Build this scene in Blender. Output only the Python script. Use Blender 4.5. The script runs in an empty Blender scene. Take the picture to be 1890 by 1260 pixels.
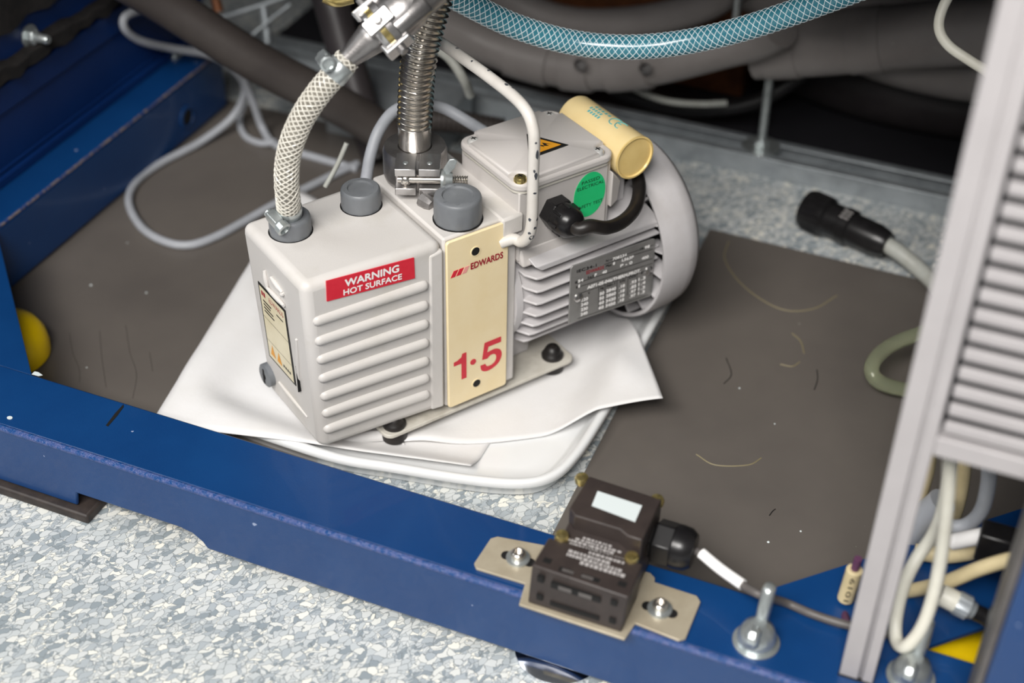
import bpy, math, random
import numpy as np
from mathutils import Matrix, Vector, noise

# ------------------------------------------------------------------ camera, world, lights, exposure
scene = bpy.context.scene
col = scene.collection
scene.view_settings.view_transform = 'Standard'
scene.view_settings.look = 'None'
scene.view_settings.gamma = 1.0
scene.view_settings.use_curve_mapping = False
scene.view_settings.exposure = 0.0

cam_data = bpy.data.cameras.new('camera')
cam_data.sensor_width = 36.0
cam_data.lens = 50.9303
cam_data.clip_start = 0.02
cam_data.dof.use_dof = True
cam_data.dof.focus_distance = 1.03
cam_data.dof.aperture_fstop = 3.6
cam = bpy.data.objects.new('camera', cam_data)
col.objects.link(cam)
cam.matrix_world = Matrix(((0.826318, 0.336444, -0.451667, -0.441296), (-0.562992, 0.515392, -0.646073, -0.717618), (0.015418, 0.788147, 0.615293, 0.720106), (0.000000, 0.000000, 0.000000, 1.000000)))
scene.camera = cam

world = bpy.data.worlds.new('room_light')
scene.world = world
world.use_nodes = True
world.node_tree.nodes['Background'].inputs[0].default_value = (0.93, 0.96, 1.0, 1)
world.node_tree.nodes['Background'].inputs[1].default_value = 0.11

# machine frame coordinates: u runs along the front beam, v goes into the cabinet, z is up
FO = (-0.2974, 0.1198, 0.0)
FU = (0.5486, -0.8361); FV = (0.8361, 0.5486)
FR = Matrix(((FU[0], FV[0], 0, FO[0]), (FU[1], FV[1], 0, FO[1]), (0, 0, 1, 0), (0, 0, 0, 1)))
W = Matrix.Identity(4)

def area_light(name, u, v, z, tu, tv, tz, sx, sy, power, color):
    l = bpy.data.lights.new(name, 'AREA'); l.shape = 'RECTANGLE'; l.size = sx; l.size_y = sy
    l.energy = power; l.color = color
    o = bpy.data.objects.new(name, l); col.objects.link(o)
    p = FR @ Vector((u, v, z)); t = FR @ Vector((tu, tv, tz))
    o.location = p; o.rotation_euler = (t - p).to_track_quat('-Z', 'Y').to_euler()
    return o
area_light('ceiling_lamp', 0.20, -1.60, 2.05, 0.25, 0.15, 0.0, 1.5, 0.7, 84.0, (1.0, 0.97, 0.93))
area_light('ceiling_lamp', -1.7, -0.55, 2.35, 0.1, 0.1, 0.0, 1.3, 0.6, 18.0, (0.95, 0.98, 1.0))

area_light('camera_flash', 0.66, -0.78, 1.02, 0.30, 0.15, 0.05, 0.30, 0.22, 6.8, (1.0, 0.98, 0.96))

# ------------------------------------------------------------------ materials
def lin(c):
    return tuple(((x/255)/12.92 if x/255 <= 0.04045 else (((x/255)+0.055)/1.055)**2.4) for x in c) + (1.0,)

def mat(name, rgb, rough=0.5, metal=0.0, rgb2=None, nscale=60.0, lo=0.4, hi=0.7, bump=0.0, bscale=400.0, spec=0.5,
        trans=0.0, ior=1.45, speck=None, speck_rgb=(200, 200, 200), coat=0.0, alpha=1.0, rvar=0.0):
    m = bpy.data.materials.new(name); m.use_nodes = True
    nt = m.node_tree; b = nt.nodes['Principled BSDF']
    b.inputs['Base Color'].default_value = lin(rgb)
    b.inputs['Roughness'].default_value = rough; b.inputs['Metallic'].default_value = metal
    b.inputs['Specular IOR Level'].default_value = spec; b.inputs['IOR'].default_value = ior
    b.inputs['Transmission Weight'].default_value = trans; b.inputs['Coat Weight'].default_value = coat
    b.inputs['Alpha'].default_value = alpha
    geo = nt.nodes.new('ShaderNodeNewGeometry')
    out = None
    if rgb2 is not None:
        n = nt.nodes.new('ShaderNodeTexNoise'); n.inputs['Scale'].default_value = nscale; n.inputs['Detail'].default_value = 5
        n.inputs['Roughness'].default_value = 0.6
        nt.links.new(geo.outputs['Position'], n.inputs['Vector'])
        r = nt.nodes.new('ShaderNodeValToRGB')
        r.color_ramp.elements[0].position = lo; r.color_ramp.elements[0].color = lin(rgb)
        r.color_ramp.elements[1].position = hi; r.color_ramp.elements[1].color = lin(rgb2)
        nt.links.new(n.outputs['Fac'], r.inputs['Fac']); out = r.outputs['Color']
        if rvar:
            mp = nt.nodes.new('ShaderNodeMapRange'); mp.inputs['To Min'].default_value = rough - rvar; mp.inputs['To Max'].default_value = rough + rvar
            nt.links.new(n.outputs['Fac'], mp.inputs['Value']); nt.links.new(mp.outputs['Result'], b.inputs['Roughness'])
    if speck:                                      # small chips and dust grains with a shape of their own: (scale, threshold)
        vo = nt.nodes.new('ShaderNodeTexVoronoi'); vo.inputs['Scale'].default_value = speck[0]
        n3 = nt.nodes.new('ShaderNodeTexNoise'); n3.inputs['Scale'].default_value = speck[0]*2.1
        add = nt.nodes.new('ShaderNodeMixRGB'); add.blend_type = 'ADD'; add.inputs['Fac'].default_value = 0.006
        nt.links.new(geo.outputs['Position'], add.inputs[1]); nt.links.new(n3.outputs['Color'], add.inputs[2])
        nt.links.new(geo.outputs['Position'], n3.inputs['Vector'])
        nt.links.new(add.outputs[0], vo.inputs['Vector'])
        sep = nt.nodes.new('ShaderNodeSeparateColor'); nt.links.new(vo.outputs['Color'], sep.inputs[0])
        g1 = nt.nodes.new('ShaderNodeMath'); g1.operation = 'MULTIPLY'; g1.inputs[1].default_value = speck[1]
        nt.links.new(sep.outputs[0], g1.inputs[0])
        pw = nt.nodes.new('ShaderNodeMath'); pw.operation = 'POWER'; pw.inputs[1].default_value = 6
        nt.links.new(sep.outputs[0], pw.inputs[0])
        g2 = nt.nodes.new('ShaderNodeMath'); g2.operation = 'MULTIPLY'; g2.inputs[1].default_value = speck[1]
        nt.links.new(pw.outputs[0], g2.inputs[0])
        lt = nt.nodes.new('ShaderNodeMath'); lt.operation = 'LESS_THAN'
        nt.links.new(vo.outputs['Distance'], lt.inputs[0]); nt.links.new(g2.outputs[0], lt.inputs[1])
        mx = nt.nodes.new('ShaderNodeMixRGB'); mx.inputs[1].default_value = lin(rgb); mx.inputs[2].default_value = lin(speck_rgb)
        if out: nt.links.new(out, mx.inputs[1])
        nt.links.new(lt.outputs[0], mx.inputs['Fac']); out = mx.outputs[0]
    if out: nt.links.new(out, b.inputs['Base Color'])
    if bump:
        n2 = nt.nodes.new('ShaderNodeTexNoise'); n2.inputs['Scale'].default_value = bscale; n2.inputs['Detail'].default_value = 3
        nt.links.new(geo.outputs['Position'], n2.inputs['Vector'])
        bp = nt.nodes.new('ShaderNodeBump'); bp.inputs['Strength'].default_value = bump; bp.inputs['Distance'].default_value = 0.001
        nt.links.new(n2.outputs['Fac'], bp.inputs['Height']); nt.links.new(bp.outputs['Normal'], b.inputs['Normal'])
    return m

def chip_floor_material(name):
    """vinyl floor pressed from white, pale blue-grey and mid-grey chips with fine dark joints"""
    m = bpy.data.materials.new(name); m.use_nodes = True
    nt = m.node_tree; b = nt.nodes['Principled BSDF']; b.inputs['Roughness'].default_value = 0.38
    L = nt.links.new
    geo = nt.nodes.new('ShaderNodeNewGeometry')
    n = nt.nodes.new('ShaderNodeTexNoise'); n.inputs['Scale'].default_value = 130; n.inputs['Detail'].default_value = 2
    L(geo.outputs['Position'], n.inputs['Vector'])
    sub = nt.nodes.new('ShaderNodeVectorMath'); sub.operation = 'SUBTRACT'; sub.inputs[1].default_value = (.5, .5, .5)
    L(n.outputs['Color'], sub.inputs[0])
    sc = nt.nodes.new('ShaderNodeVectorMath'); sc.operation = 'SCALE'; sc.inputs['Scale'].default_value = 0.008
    L(sub.outputs[0], sc.inputs[0])
    ad = nt.nodes.new('ShaderNodeVectorMath'); ad.operation = 'ADD'
    L(geo.outputs['Position'], ad.inputs[0]); L(sc.outputs[0], ad.inputs[1])
    def layer(scale, rot, stretch):
        mp = nt.nodes.new('ShaderNodeMapping'); mp.inputs['Rotation'].default_value = (0, 0, rot); mp.inputs['Scale'].default_value = (1.0, stretch, 1.0)
        L(ad.outputs[0], mp.inputs['Vector'])
        v1 = nt.nodes.new('ShaderNodeTexVoronoi'); v1.voronoi_dimensions = '2D'; v1.inputs['Scale'].default_value = scale
        v2 = nt.nodes.new('ShaderNodeTexVoronoi'); v2.voronoi_dimensions = '2D'; v2.feature = 'DISTANCE_TO_EDGE'; v2.inputs['Scale'].default_value = scale
        L(mp.outputs[0], v1.inputs['Vector']); L(mp.outputs[0], v2.inputs['Vector'])
        sep = nt.nodes.new('ShaderNodeSeparateColor'); L(v1.outputs['Color'], sep.inputs[0])
        r = nt.nodes.new('ShaderNodeValToRGB'); r.color_ramp.interpolation = 'CONSTANT'
        stops = [(0, (140, 149, 154)), (.14, (166, 173, 177)), (.32, (186, 191, 192)), (.56, (200, 203, 202)), (.78, (212, 213, 208)), (.92, (226, 224, 214))]
        e = r.color_ramp.elements
        e[0].position = 0; e[0].color = lin(stops[0][1]); e[1].position = stops[1][0]; e[1].color = lin(stops[1][1])
        for p, c in stops[2:]:
            k = e.new(p); k.color = lin(c)
        L(sep.outputs[0], r.inputs['Fac'])
        lt = nt.nodes.new('ShaderNodeMath'); lt.operation = 'LESS_THAN'; lt.inputs[1].default_value = 0.045
        L(v2.outputs['Distance'], lt.inputs[0])
        return r.outputs['Color'], lt.outputs[0], sep.outputs[1]
    c1, e1, k1 = layer(150, 0.5, 1.7)
    c2, e2, k2 = layer(290, 1.3, 1.4)
    pick = nt.nodes.new('ShaderNodeMath'); pick.operation = 'GREATER_THAN'; pick.inputs[1].default_value = 0.55
    L(k1, pick.inputs[0])
    mx = nt.nodes.new('ShaderNodeMixRGB'); L(pick.outputs[0], mx.inputs['Fac']); L(c1, mx.inputs[1]); L(c2, mx.inputs[2])
    en = nt.nodes.new('ShaderNodeMath'); en.operation = 'MULTIPLY'; L(pick.outputs[0], en.inputs[0]); L(e2, en.inputs[1])
    emax = nt.nodes.new('ShaderNodeMath'); emax.operation = 'MAXIMUM'; L(e1, emax.inputs[0]); L(en.outputs[0], emax.inputs[1])
    ef = nt.nodes.new('ShaderNodeMath'); ef.operation = 'MULTIPLY'; ef.inputs[1].default_value = 0.75; L(emax.outputs[0], ef.inputs[0])
    m2 = nt.nodes.new('ShaderNodeMixRGB'); m2.inputs[2].default_value = lin((112, 118, 120))
    L(ef.outputs[0], m2.inputs['Fac']); L(mx.outputs[0], m2.inputs[1])
    L(m2.outputs[0], b.inputs['Base Color'])
    return m

M = {}
M['floor'] = chip_floor_material('chip_vinyl')
M['blue'] = mat('blue_paint', (6, 53, 104), 0.40, spec=.6, rgb2=(9, 58, 110), nscale=14, bump=0.12, bscale=900, speck=(55, .10), speck_rgb=(140, 152, 180), coat=0.15)
M['blue_dark'] = mat('blue_panel_paint', (8, 40, 92), 0.42, rgb2=(10, 45, 100), nscale=9, bump=0.1, bscale=700)
M['worn_edge'] = mat('worn_edge', (120, 108, 104), 0.6, rgb2=(40, 60, 110), nscale=300, lo=.45, hi=.55)
M['edge_glint'] = mat('worn_glint_edge', (70, 84, 132), 0.24, rgb2=(18, 64, 120), nscale=300, lo=.42, hi=.6, bump=.7, bscale=800)  # worn edge; paler flecks put the speckled highlight into the colour
M['mat'] = mat('grey_rubber_mat', (88, 83, 79), 0.42, rgb2=(104, 98, 92), nscale=5, lo=.3, hi=.75, bump=0.05, bscale=120, speck=(48, .05), speck_rgb=(140, 138, 128), rvar=.07)
M['pump'] = mat('pump_paint', (203, 199, 195), 0.42, rgb2=(186, 181, 171), nscale=16, lo=.52, hi=.82, bump=0.10, bscale=900, speck=(55, .07), speck_rgb=(120, 112, 104))
M['pump_lid'] = mat('lid_paint', (194, 189, 186), 0.40, rgb2=(194, 189, 184), nscale=18, bump=0.06, bscale=900, speck=(60, .06), speck_rgb=(140, 134, 128))
M['motor'] = mat('motor_paint', (196, 193, 194), 0.38, rgb2=(186, 182, 181), nscale=30, lo=.5, hi=.8, bump=0.08, bscale=700)
M['plate_grey'] = mat('base_plate_paint', (196, 192, 182), 0.45, rgb2=(150, 142, 128), nscale=40, lo=.5, hi=.85)
M['cream'] = mat('cream_badge', (240, 222, 182), 0.35, rgb2=(236, 216, 172), nscale=40, bump=0.05, bscale=1200)
M['red'] = mat('red_print', (208, 38, 56), 0.45, rgb2=(214, 46, 62), nscale=200)
M['dark_red'] = mat('dark_red_print', (158, 34, 48), 0.45, rgb2=(164, 42, 54), nscale=200)
M['pale_red'] = mat('pale_red_print', (232, 160, 150), 0.45)
M['white_print'] = mat('white_print', (244, 242, 240), 0.45)
M['black_print'] = mat('black_print', (28, 27, 26), 0.5)
M['black'] = mat('black_plastic', (22, 21, 22), 0.30, rgb2=(30, 29, 30), nscale=80)
M['black_rubber'] = mat('black_rubber', (26, 24, 24), 0.42, rgb2=(40, 36, 33), nscale=60)
M['black_dull'] = mat('black_foam', (20, 18, 18), 0.9, rgb2=(34, 30, 28), nscale=120, bump=.6, bscale=500)
M['cap_grey'] = mat('grey_cap_plastic', (106, 109, 113), 0.42, rgb2=(114, 117, 120), nscale=60, bump=.05, bscale=900)
M['steel'] = mat('stainless_steel', (222, 217, 210), 0.22, 0.95, rgb2=(204, 198, 190), nscale=90, rvar=.06)
M['alu'] = mat('cast_aluminium', (156, 153, 152), 0.34, 0.85, rgb2=(128, 125, 124), nscale=70, bump=.1, bscale=600)
M['alu_polished'] = mat('machined_aluminium', (200, 198, 197), 0.26, 0.9, rgb2=(170, 168, 167), nscale=50)
M['zinc'] = mat('zinc_plate', (196, 202, 202), 0.30, 0.75, rgb2=(170, 176, 176), nscale=120)
M['galv'] = mat('galvanised_strut', (168, 174, 178), 0.40, 0.45, rgb2=(144, 150, 154), nscale=45)
M['brass'] = mat('yellow_zinc', (222, 202, 138), 0.24, 0.9, rgb2=(190, 168, 100), nscale=100)
M['capacitor'] = mat('capacitor_beige', (226, 204, 152), 0.38, rgb2=(220, 196, 142), nscale=30)
M['resin'] = mat('capacitor_resin', (226, 198, 132), 0.22, rgb2=(218, 188, 120), nscale=60)
M['teal_print'] = mat('teal_print', (70, 160, 165), 0.5)
M['green'] = mat('green_sticker', (34, 196, 118), 0.5, rgb2=(40, 200, 124), nscale=80)
M['orange'] = mat('orange_sticker', (228, 158, 40), 0.45, rgb2=(222, 150, 36), nscale=80)
M['nameplate'] = mat('nameplate_metal', (142, 141, 139), 0.36, 0.3, rgb2=(130, 129, 127), nscale=60)
M['label_beige'] = mat('label_beige', (226, 216, 186), 0.35, rgb2=(218, 207, 174), nscale=60)
M['tray'] = mat('white_enamel_tray', (228, 229, 229), 0.18, rgb2=(222, 223, 223), nscale=20, coat=.2)
M['paper'] = mat('absorbent_paper', (226, 225, 225), 0.85, rgb2=(219, 217, 215), nscale=12, bump=0.12, bscale=500)
M['switch'] = mat('switch_black', (50, 43, 41), 0.45, rgb2=(58, 50, 47), nscale=70, bump=.1, bscale=800)
M['switch_print'] = mat('switch_print', (168, 164, 162), 0.6)
M['slot'] = mat('dark_slot', (14, 13, 13), 0.7)
M['tan_plate'] = mat('passivated_plate', (176, 166, 146), 0.40, 0.25, rgb2=(164, 153, 132), nscale=50)
M['label_white'] = mat('white_label', (206, 214, 214), 0.45)
M['cable_grey'] = mat('grey_cable', (164, 167, 173), 0.45, rgb2=(154, 157, 162), nscale=60)
M['cable_pale'] = mat('pale_grey_cable', (176, 178, 172), 0.45, rgb2=(160, 160, 152), nscale=60)
M['cable_white'] = mat('white_cable', (214, 212, 200), 0.42, rgb2=(204, 201, 188), nscale=60)
M['cable_beige'] = mat('beige_cable', (208, 192, 152), 0.45, rgb2=(196, 180, 140), nscale=60)
M['cable_dark'] = mat('dark_grey_cable', (92, 88, 86), 0.45, rgb2=(80, 76, 74), nscale=60)
M['hose_dark'] = mat('dark_hose_rubber', (54, 49, 47), 0.5, rgb2=(64, 59, 56), nscale=20, bump=.1, bscale=300)
M['pipe_grey'] = mat('grey_pipe', (156, 150, 147), 0.45, rgb2=(138, 132, 129), nscale=10, bump=.08, bscale=200, speck=(50, .1), speck_rgb=(160, 156, 152))
M['pipe_dark'] = mat('dark_pipe', (58, 54, 55), 0.4, rgb2=(48, 44, 45), nscale=20)
M['wall'] = mat('cabinet_back_panel', (34, 33, 38), 0.7, rgb2=(26, 25, 30), nscale=8)
M['deck'] = mat('deck_underside', (60, 60, 66), 0.7, rgb2=(50, 50, 56), nscale=6)
M['panel'] = mat('light_grey_panel', (166, 162, 163), 0.36, rgb2=(160, 156, 157), nscale=30)
M['panel_inside'] = mat('panel_inside', (22, 23, 28), 0.7)
M['yellow'] = mat('yellow_plastic', (244, 206, 12), 0.38, rgb2=(236, 196, 10), nscale=40)
M['hose_teal'] = mat('teal_hose', (58, 124, 140), 0.22, rgb2=(48, 110, 128), nscale=40, coat=.3, spec=.6)
M['braid_white'] = mat('braid_white', (224, 236, 240), 0.35)
M['hose_clear'] = mat('clear_hose', (122, 118, 108), 0.2, rgb2=(106, 102, 93), nscale=50, coat=.4)
M['braid_clear'] = mat('braid_silver', (206, 202, 192), 0.28)
M['tube_green'] = mat('greenish_clear_tube', (214, 220, 190), 0.08, trans=0.85, ior=1.35)
M['handle'] = mat('chipped_handle_paint', (208, 204, 198), 0.4, rgb2=(200, 195, 188), nscale=60, speck=(90, .30), speck_rgb=(58, 62, 70))
M['screw'] = mat('bright_screw', (214, 213, 210), 0.30, 0.35, rgb2=(200, 199, 196), nscale=90)
M['chip'] = mat('bare_chip', (62, 66, 74), 0.45, rgb2=(80, 82, 86), nscale=300)
M['hair'] = mat('hair_brown', (58, 53, 49), 0.6)
M['chrome'] = mat('bright_chrome', (220, 222, 226), 0.12, 1.0)
M['wood_black'] = mat('black_foot_pad', (44, 38, 36), 0.55, rgb2=(60, 52, 48), nscale=90)
M['copper_dark'] = mat('dim_copper', (120, 74, 44), 0.5, 0.4, rgb2=(90, 54, 34), nscale=60)

# ------------------------------------------------------------------ mesh helpers
WM = {}            # world matrix of every object that may be a parent

class MB:
    """collects geometry in one coordinate system"""
    def __init__(s, sys=W): s.v = []; s.f = []; s.sys = sys
    def add(s, vs, fs):
        o = len(s.v); s.v += [tuple(p) for p in vs]; s.f += [tuple(i+o for i in f) for f in fs]; return s
    def hexa(s, c):          # 8 corners: bottom loop then top loop
        return s.add(c, [(3,2,1,0), (4,5,6,7), (0,1,5,4), (1,2,6,5), (2,3,7,6), (3,0,4,7)])
    def box(s, x0, x1, y0, y1, z0, z1):
        return s.hexa([(x0,y0,z0),(x1,y0,z0),(x1,y1,z0),(x0,y1,z0),(x0,y0,z1),(x1,y0,z1),(x1,y1,z1),(x0,y1,z1)])
    def prism(s, pts, o, ex, ey, h0, h1):   # outline in (ex,ey), extruded along ex x ey between h0 and h1
        o = Vector(o); ex = Vector(ex).normalized(); ey = Vector(ey).normalized(); n = ex.cross(ey)
        k = len(pts)
        a = [o + ex*p[0] + ey*p[1] + n*h0 for p in pts]; b = [o + ex*p[0] + ey*p[1] + n*h1 for p in pts]
        fs = [tuple(range(k-1, -1, -1)), tuple(range(k, 2*k))] + [(i, (i+1) % k, k+(i+1) % k, k+i) for i in range(k)]
        return s.add(a+b, fs)
    def lathe(s, prof, o, axis, n=32, cap0=True, cap1=True, ref=None, rfun=None):   # prof: (radius, height along axis)
        o = Vector(o); ax = Vector(axis).normalized()
        r = Vector(ref) if ref else (Vector((1,0,0)) if abs(ax.x) < .9 else Vector((0,1,0)))
        e1 = (r - ax*r.dot(ax)).normalized(); e2 = ax.cross(e1)
        vs = []; fs = []
        for (rad, h) in prof:
            for i in range(n):
                a = 2*math.pi*i/n; rr = rad*(rfun(a, h) if rfun else 1.0)
                vs.append(o + ax*h + (e1*math.cos(a) + e2*math.sin(a))*rr)
        for j in range(len(prof)-1):
            for i in range(n):
                fs.append((j*n+i, j*n+(i+1) % n, (j+1)*n+(i+1) % n, (j+1)*n+i))
        if cap0: fs.append(tuple(range(n-1, -1, -1)))
        if cap1: fs.append(tuple((len(prof)-1)*n+i for i in range(n)))
        return s.add(vs, fs)
    def tube(s, path, r, n=12, cap=True, closed=False):
        P, T, N, B = frames(path); k = len(P); vs = []; fs = []
        for j in range(k):
            rr = r[j] if hasattr(r, '__len__') else r
            for i in range(n):
                a = 2*math.pi*i/n
                vs.append(P[j] + (N[j]*math.cos(a) + B[j]*math.sin(a))*rr)
        for j in range(k-1):
            for i in range(n):
                fs.append((j*n+i, j*n+(i+1) % n, (j+1)*n+(i+1) % n, (j+1)*n+i))
        if cap: fs.append(tuple(range(n-1, -1, -1))); fs.append(tuple((k-1)*n+i for i in range(n)))
        return s.add(vs, fs)
    def ball(s, c, r, n=16, m=9, sc=(1,1,1)):
        prof = [(max(1e-5, math.sin(math.pi*j/m)), -math.cos(math.pi*j/m)) for j in range(m+1)]
        t = MB(); t.lathe(prof, (0,0,0), (0,0,1), n, cap0=False, cap1=False)
        return s.add([(c[0]+p[0]*r*sc[0], c[1]+p[1]*r*sc[1], c[2]+p[2]*r*sc[2]) for p in t.v], t.f)

def frames(path):
    P = [Vector(p) for p in path]; k = len(P); T = []
    for j in range(k):
        t = P[min(j+1, k-1)] - P[max(j-1, 0)]; T.append(t.normalized())
    r = Vector((0,0,1)) if abs(T[0].z) < .9 else Vector((1,0,0))
    N = [(r - T[0]*r.dot(T[0])).normalized()]
    for j in range(1, k):
        q = T[j-1].rotation_difference(T[j]); nn = q @ N[-1]; nn = (nn - T[j]*nn.dot(T[j])).normalized(); N.append(nn)
    B = [T[j].cross(N[j]) for j in range(k)]
    return P, T, N, B

def smooth(pts, n=8, closed=False):          # Catmull-Rom through the points
    P = [Vector(p) for p in pts]; k = len(P); out = []
    rng = range(k) if closed else range(k-1)
    for i in rng:
        if closed: p0, p1, p2, p3 = P[i-1], P[i], P[(i+1) % k], P[(i+2) % k]
        else:
            p1, p2 = P[i], P[i+1]; p0 = P[i-1] if i > 0 else p1*2-p2; p3 = P[i+2] if i+2 < k else p2*2-p1
        for j in range(n):
            t = j/n; out.append(0.5*((2*p1) + (p2-p0)*t + (2*p0-5*p1+4*p2-p3)*t*t + (3*p1-p0-3*p2+p3)*t**3))
    if not closed: out.append(P[-1])
    return out

def resample(path, step):
    P = [Vector(p) for p in path]; d = [0]
    for a, b in zip(P, P[1:]): d.append(d[-1] + (b-a).length)
    n = max(2, int(round(d[-1]/step))); out = []; j = 0
    for i in range(n+1):
        t = d[-1]*i/n
        while j < len(d)-2 and d[j+1] < t: j += 1
        w = (t-d[j])/max(1e-9, d[j+1]-d[j]); out.append(P[j].lerp(P[j+1], w))
    return out, d[-1]

def rrect(x0, x1, y0, y1, r, n=5):           # rounded rectangle outline
    out = []
    for cx, cy, a0 in ((x1-r, y0+r, -90), (x1-r, y1-r, 0), (x0+r, y1-r, 90), (x0+r, y0+r, 180)):
        for i in range(n+1):
            a = math.radians(a0 + 90*i/n); out.append((cx + r*math.cos(a), cy + r*math.sin(a)))
    return out

def circ(cx, cy, rx, ry=None, n=32):
    ry = rx if ry is None else ry
    return [(cx + rx*math.cos(2*math.pi*i/n), cy + ry*math.sin(2*math.pi*i/n)) for i in range(n)]

def finish(me, material, shade):
    me.materials.append(material)
    me.validate(); me.update()
    if shade is not None:
        for p in me.polygons: p.use_smooth = True
        me.set_sharp_from_angle(angle=math.radians(shade))

def build(name, mb, material, parent=None, bevel=0.0, seg=2, shade=35, label=None, cat=None, group=None, kind=None):
    """one mesh object; a top-level one gets its origin at the middle of its foot"""
    wv = [mb.sys @ Vector(p) for p in mb.v]
    if parent is None:
        xs = [p.x for p in wv]; ys = [p.y for p in wv]; zs = [p.z for p in wv]
        mw = Matrix.Translation(((min(xs)+max(xs))/2, (min(ys)+max(ys))/2, min(zs)))
    else: mw = WM[parent.name]
    inv = mw.inverted()
    me = bpy.data.meshes.new(name); me.from_pydata([inv @ p for p in wv], [], mb.f)
    finish(me, material, shade)
    o = bpy.data.objects.new(name, me); col.objects.link(o)
    if parent is None: o.matrix_world = mw
    else: o.parent = parent
    WM[o.name] = mw
    if bevel:
        b = o.modifiers.new('bevel', 'BEVEL'); b.width = bevel; b.segments = seg; b.limit_method = 'ANGLE'; b.angle_limit = math.radians(40)
        b.harden_normals = False
    tag(o, label, cat, group, kind)
    return o

def tag(o, label=None, cat=None, group=None, kind=None):
    if label: o['label'] = label
    if cat: o['category'] = cat
    if group: o['group'] = group
    if kind: o['kind'] = kind
    return o

def thing(name, loc, label, cat, sys=W, group=None, kind=None):
    o = bpy.data.objects.new(name, None); o.empty_display_size = 0.02; col.objects.link(o)
    mw = sys @ Matrix.Translation(loc); o.matrix_world = mw; WM[o.name] = mw
    return tag(o, label, cat, group, kind)

def inst(src, parent, mw, name=None):
    """a copy of a part that shares its mesh, moved by the world matrix mw"""
    c = src.copy(); col.objects.link(c); c.parent = parent
    inv = WM[parent.name].inverted()
    c.matrix_local = inv @ mw @ WM[parent.name]
    WM[c.name] = mw @ WM[parent.name]
    return c

_font_cache = {}
def text_mesh(body):
    if body not in _font_cache:
        cu = bpy.data.curves.new('lettering', 'FONT'); cu.body = body; cu.size = 1.0; cu.resolution_u = 3
        ob = bpy.data.objects.new('lettering', cu); col.objects.link(ob)
        dg = bpy.context.evaluated_depsgraph_get()
        me = bpy.data.meshes.new_from_object(ob.evaluated_get(dg))
        vs = [tuple(v.co) for v in me.vertices]; fs = [tuple(p.vertices) for p in me.polygons]
        bpy.data.objects.remove(ob); bpy.data.curves.remove(cu); bpy.data.meshes.remove(me)
        _font_cache[body] = (vs, fs)
    return _font_cache[body]

def lettering(mb, body, left, right, h, up, off=0.0, bold=0.0):
    """print `body` on a surface from left to right baseline point; h is the cap height, up the up direction in that surface"""
    vs, fs = text_mesh(body)
    x0 = min(v[0] for v in vs); x1 = max(v[0] for v in vs); y1 = max(v[1] for v in vs); y0 = min(0, min(v[1] for v in vs))
    L = Vector(left); R = Vector(right); ex = R - L; up = Vector(up).normalized()
    n = ex.normalized().cross(up).normalized()
    out = [L + ex*((v[0]-x0)/(x1-x0)) + up*(h*v[1]/max(y1, .01)) + n*off for v in vs]
    mb.add(out, fs)
    if bold:
        for k, (dx, dy) in enumerate(((bold, 0), (-bold, 0), (0, bold), (0, -bold))):
            mb.add([p + ex.normalized()*dx + up*dy + n*(.00004*(k+1)) for p in out], fs)
    return mb

# ------------------------------------------------------------------ the setting
FZ = -0.032; BZ = 0.035
build('floor', MB(FR).box(-2.0, 2.4, -1.6, 1.4, FZ-.02, FZ), M['floor'], shade=None, kind='structure')
build('wall_back', MB(FR).box(-0.6, 1.1, 1.0, 1.02, FZ, 0.47), M['wall'], shade=None, kind='structure')
build('shade_wall_left', MB(FR).box(-0.62, -0.60, 0.10, 1.02, FZ, 0.47), M['wall'], shade=None, kind='structure')  # added to stop light leaking onto the back floor from this side
build('shade_wall_right', MB(FR).box(1.10, 1.12, 0.10, 1.02, FZ, 0.47), M['wall'], shade=None, kind='structure')  # same on the other side: added only to block leaking light
build('shade_deck', MB(FR).box(-0.62, 1.12, 0.15, 1.02, 0.47, 0.50), M['deck'], shade=None, kind='structure')  # unseen equipment deck, added low overhead to shade the back

# ------------------------------------------------------------------ blue machine frame
frame = thing('machine_frame', (0.25, 0.03, FZ+.008), 'blue painted steel base frame with corner gussets around the pump', 'frame', FR)
mb = MB(FR)
prof = [(-0.30, BZ), (0.80, BZ), (0.80, -0.0225), (0.163, -0.0225), (0.1595, -0.017), (0.152, -0.0115), (0.142, -0.0095), (0.056, -0.0095), (0.054, -0.0225), (-0.30, -0.0225)]
mb.prism([(p[0], p[1]) for p in prof[::-1]], (0, 0, 0), (1, 0, 0), (0, 0, 1), -0.003, 0.0)   # front web, 3 mm
fb = build('front_beam', mb, M['blue'], frame, bevel=.0012)
build('front_beam_top', MB(FR).box(-0.30, 0.80, 0.0015, 0.0565, BZ-.004, BZ), M['blue'], fb, bevel=.0015)
build('rolled_edge', MB(FR).tube([(x, .0008, BZ-.0022) for x in np.linspace(-.3, .8, 40)], .0026, 10), M['edge_glint'], fb, label='scuffed glossy rolled front edge with highlight painted in')
build('inner_flange', MB(FR).box(-0.30, 0.80, 0.0535, 0.0565, BZ-.016, BZ-.004), M['blue'], fb)
sb = build('side_beam', MB(FR).box(-0.240, -0.163, 0.0565, 0.565, FZ+.003, BZ), M['blue'], frame, bevel=.004)
build('worn_edge', MB(FR).tube([(-.1637, y, BZ-.0007) for y in np.linspace(.06, .555, 30)], .0013, 8), M['worn_edge'], sb, label='worn tan line along the beam edge')
build('hole_rim', MB(FR).lathe([(.0125, 0), (.0125, .0012), (.009, .0016), (.0088, .0004)], (-0.1630, 0.4900, -0.0041), (1, 0, 0), 24, cap1=False, cap0=False), M['blue'], sb)
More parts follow.
